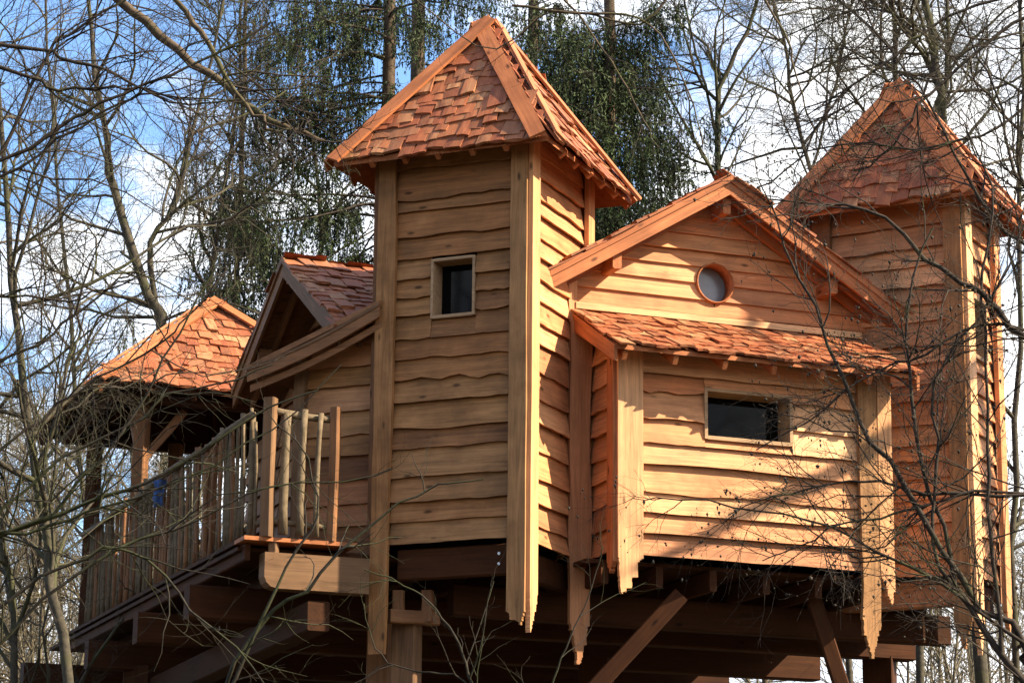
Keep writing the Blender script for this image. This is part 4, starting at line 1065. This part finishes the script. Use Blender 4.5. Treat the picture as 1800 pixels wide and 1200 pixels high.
build_tree('budding_tree', [tr4], 'near tree with dark buds whose limbs fan across the far tower', bark=BARK_D, limbs=L4, n1=0, seed=44,
           n2=12, l2=.85, r2=.0045, n3=8, l3=.38, r3=.002, n4=2, l4=.17, r4=.0014, buds=1000, group='near trees in front of the tree house', wig=.16)
# top right limbs
UY = 15.0
tq = at(2050, 200, UY)
tr5 = ([np.array([tq[0]+.1, UY, -.1]), np.array([tq[0], UY, 3]), np.array([tq[0]-.1, UY, 6]), np.array([tq[0]-.05, UY, 9.5])], .15, .06)
L5 = [limb(UY, [(1880, 10), (1790, 35), (1710, 100), (1640, 160), (1600, 215), (1560, 270), (1500, 300)], 9, 3, tq),
      limb(UY, [(1880, 100), (1800, 190), (1740, 235), (1680, 250), (1600, 265), (1500, 250), (1400, 270)], 7, 3, tq),
      limb(UY, [(1880, 480), (1790, 420), (1740, 370), (1690, 290), (1640, 200), (1600, 130), (1540, 60), (1500, -40)], 8, 3, tq),
      limb(UY, [(1880, 340), (1800, 330), (1770, 250), (1745, 150), (1700, 60), (1660, -20)], 7, 3, tq),
      limb(UY, [(1880, -30), (1780, -10), (1650, 40), (1540, 120), (1450, 200), (1400, 290), (1330, 330)], 7, 3, tq)]
build_tree('bare_tree', [tr5], 'near bare tree at upper right whose black limbs cross above the far tower roof', bark=BARK_D, limbs=L5, n1=0, seed=45,
           n2=10, l2=1.0, r2=.007, n3=7, l3=.45, r3=.003, n4=3, l4=.2, r4=.002, group='near trees in front of the tree house', wig=.15)
# thin sapling in front of the tree house floor
SY = 14.0
L6 = [limb(SY, [(840, 1260), (825, 1180), (800, 1120), (765, 1070), (720, 1030), (640, 1000)], 6, 2),
      limb(SY, [(420, 1260), (400, 1190), (470, 1080), (540, 1030), (620, 950), (700, 882), (780, 850), (850, 842)], 9, 2),
      limb(SY, [(380, 1260), (440, 1130), (500, 1000), (560, 900), (530, 790), (475, 730)], 7, 2),
      limb(SY, [(950, 1260), (985, 1160), (1030, 1060), (1060, 960)], 4, 1.5),
      limb(SY, [(860, 1260), (810, 1190), (740, 1180), (680, 1160), (650, 1110), (640, 1060)], 4, 1.5)]
tr6 = ([np.array([at(560, 1400, SY)[0], SY, -.1]), at(560, 1600, SY), at(600, 1400, SY), at(640, 1290, SY)], .04, .02)
build_tree('sapling', [tr6], 'slender bare sapling with pale twigs in front of the dark beams under the near tower', bark=BARK_M, limbs=L6, n1=0, seed=46,
           n2=4, l2=.6, r2=.005, n3=3, l3=.3, r3=.0025, n4=1, l4=.12, r4=.0016, group='near trees in front of the tree house', wig=.12)
# arching thin branches over the sky in the middle
AY = 16.0
ta = at(1500, -500, AY)
L7 = [limb(AY, [(900, 10), (1000, 25), (1090, 25), (1150, 50), (1190, 110), (1220, 190), (1235, 260)], 6, 2),
      limb(AY, [(960, -40), (1040, 60), (1090, 130), (1130, 210), (1160, 260)], 5, 2),
      limb(AY, [(1200, -40), (1130, 40), (1060, 30), (960, 20), (860, 90), (760, 20), (700, -30)], 5, 2),
      limb(AY, [(1320, -40), (1380, 60), (1400, 130), (1430, 230), (1480, 300)], 5, 2)]
tr7 = ([np.array([at(2150, 0, AY)[0], AY, -.1]), np.array([at(2150, 0, AY)[0], AY, 6]), at(1900, -500, AY), at(1500, -300, AY), at(1200, -150, AY), at(1050, -80, AY)], .14, .02)
build_tree('bare_tree', [tr7], 'near tree above the picture whose thin arching twigs hang before the dense spruce', bark=BARK_B, twigm=BARK_D, limbs=L7, n1=0, seed=47,
           n2=5, l2=.7, r2=.004, n3=4, l3=.35, r3=.0022, n4=2, l4=.15, r4=.0015, group='near trees in front of the tree house', wig=.14)

# ------------------------------------------------------------------ far woodland
def far_wood():
    g = np.random.default_rng(77); parts = []
    n = 104
    xp = np.concatenate([g.uniform(-150, 400, 66), g.uniform(1540, 1950, 30), g.uniform(500, 1500, 8)])
    Y = g.uniform(42, 75, n)
    foot = np.array([[(x-900)*y/FPX, y, 0] for x, y in zip(xp, Y)])
    H = g.uniform(8.5, 12.5, n)*np.clip(Y/48, .9, 1.4)
    K = 7; P = foot[:, None, :]+np.array([0, 0, 1.])[None, None]*(H[:, None]*np.linspace(0, 1, K)[None])[:, :, None]+g.normal(0, .18, (n, K, 3))*np.array([1, 1, .2])
    R = (g.uniform(.05, .1, n))[:, None]*np.linspace(1, .25, K)[None]
    parts.append(tubes(P, R, 5))
    P1, R1 = spawn(P, R, 16, .75, 3.2, 6, .03, g=g, t0=.15, up=.1); P1, R1 = cull(P1, R1, 100); parts.append(tubes(P1, R1, 3))
    P2, R2 = spawn(P1, R1, 8, .7, 1.5, 4, .014, g=g, up=.05); P2, R2 = cull(P2, R2, 30); parts.append(tubes(P2, R2, 3))
    P3, R3 = spawn(P2, R2, 4, .7, .75, 3, .009, g=g, up=.03); P3, R3 = cull(P3, R3, 20); parts.append(tubes(P3, R3, 3))
    V, F = merge(parts)
    o = mesh_obj('distant_wood', arr_mesh('distant_wood', V, F, TWIG_F), None)
    tag(o, 'olive grey mass of distant bare woodland low behind the tree house', 'wood', kind='stuff')
far_wood()

def near_wood():
    """unseen bare wood round and behind the camera, added to cut the sky fill"""
    g = np.random.default_rng(99); parts = []
    n = 80; th = g.uniform(math.radians(150), math.radians(395), n); rd = g.uniform(14, 42, n)
    x = rd*np.cos(th); y = rd*np.sin(th)+4
    ok = ~((np.abs(x) < 6+.2*np.abs(y)) & (y > -6)); x, y, n = x[ok], y[ok], int(ok.sum())
    H = g.uniform(11, 19, n); K = 7
    dd = np.hypot(x-1, y-22); az_ = np.degrees(np.arctan2(y-22, x-1)); H = np.where(np.abs(az_+9) < 26, np.minimum(H, 2.5+.62*dd), H)  # heights kept low towards the sun so it still reaches the house
    P = np.stack([x, y, 0*x], 1)[:, None, :]+np.array([0, 0, 1.])*(H[:, None]*np.linspace(0, 1, K)[None])[:, :, None]+g.normal(0, .2, (n, K, 3))*np.array([1, 1, .2])
    R = g.uniform(.09, .2, n)[:, None]*np.linspace(1, .2, K)[None]
    parts.append(tubes(P, R, 6))
    P1, R1 = spawn(P, R, 16, .8, 4.2, 5, .06, g=g, t0=.15, up=.06); parts.append(tubes(P1, R1, 4))
    P2, R2 = spawn(P1, R1, 6, .7, 2.2, 4, .032, g=g, up=.04); parts.append(tubes(P2, R2, 3))
    # limbs right of the picture that throw the slanting shade across the bay
    sv = np.array(svec); fr = cdp(0, -.70)
    def lm(a, b, t, r0, r1):
        pa = fr+Cd*a[0]+Zv*a[1]+sv*t; pb = fr+Cd*b[0]+Zv*b[1]+sv*t; e = pb+(pb-pa)*1.3
        return resample([np.array([e[0]+.6, e[1], -.1]), np.array([e[0]+.4, e[1], e[2]*.55]), e, pb, (pa+pb)/2+np.array([0, 0, .05]), pa, pa-(pb-pa)*.4], 14), np.linspace(r0, r1, 14)
    LM = [lm((.9, 5.25), (2.5, 6.05), 9.5, .15, .035), lm((2.0, 7.4), (3.0, 8.6), 11.5, .13, .02)]
    LP = np.array([a for a, b in LM]); LR = np.array([b for a, b in LM]); parts.append(tubes(LP, LR, 8))
    Q1, S1 = spawn(LP, LR, 6, .7, 1.2, 6, .011, g=g, t0=.45, wig=.2); parts.append(tubes(Q1, S1, 4))
    Q2, S2 = spawn(Q1, S1, 4, .7, .6, 5, .005, g=g, wig=.3); parts.append(tubes(Q2, S2, 3))
    V, F = merge(parts)
    o = mesh_obj('unseen_wood', arr_mesh('unseen_wood', V, F, BARK_D), None)
    tag(o, 'unseen bare woodland added behind and beside the viewer to cut sky fill', 'wood', kind='stuff')
near_wood()
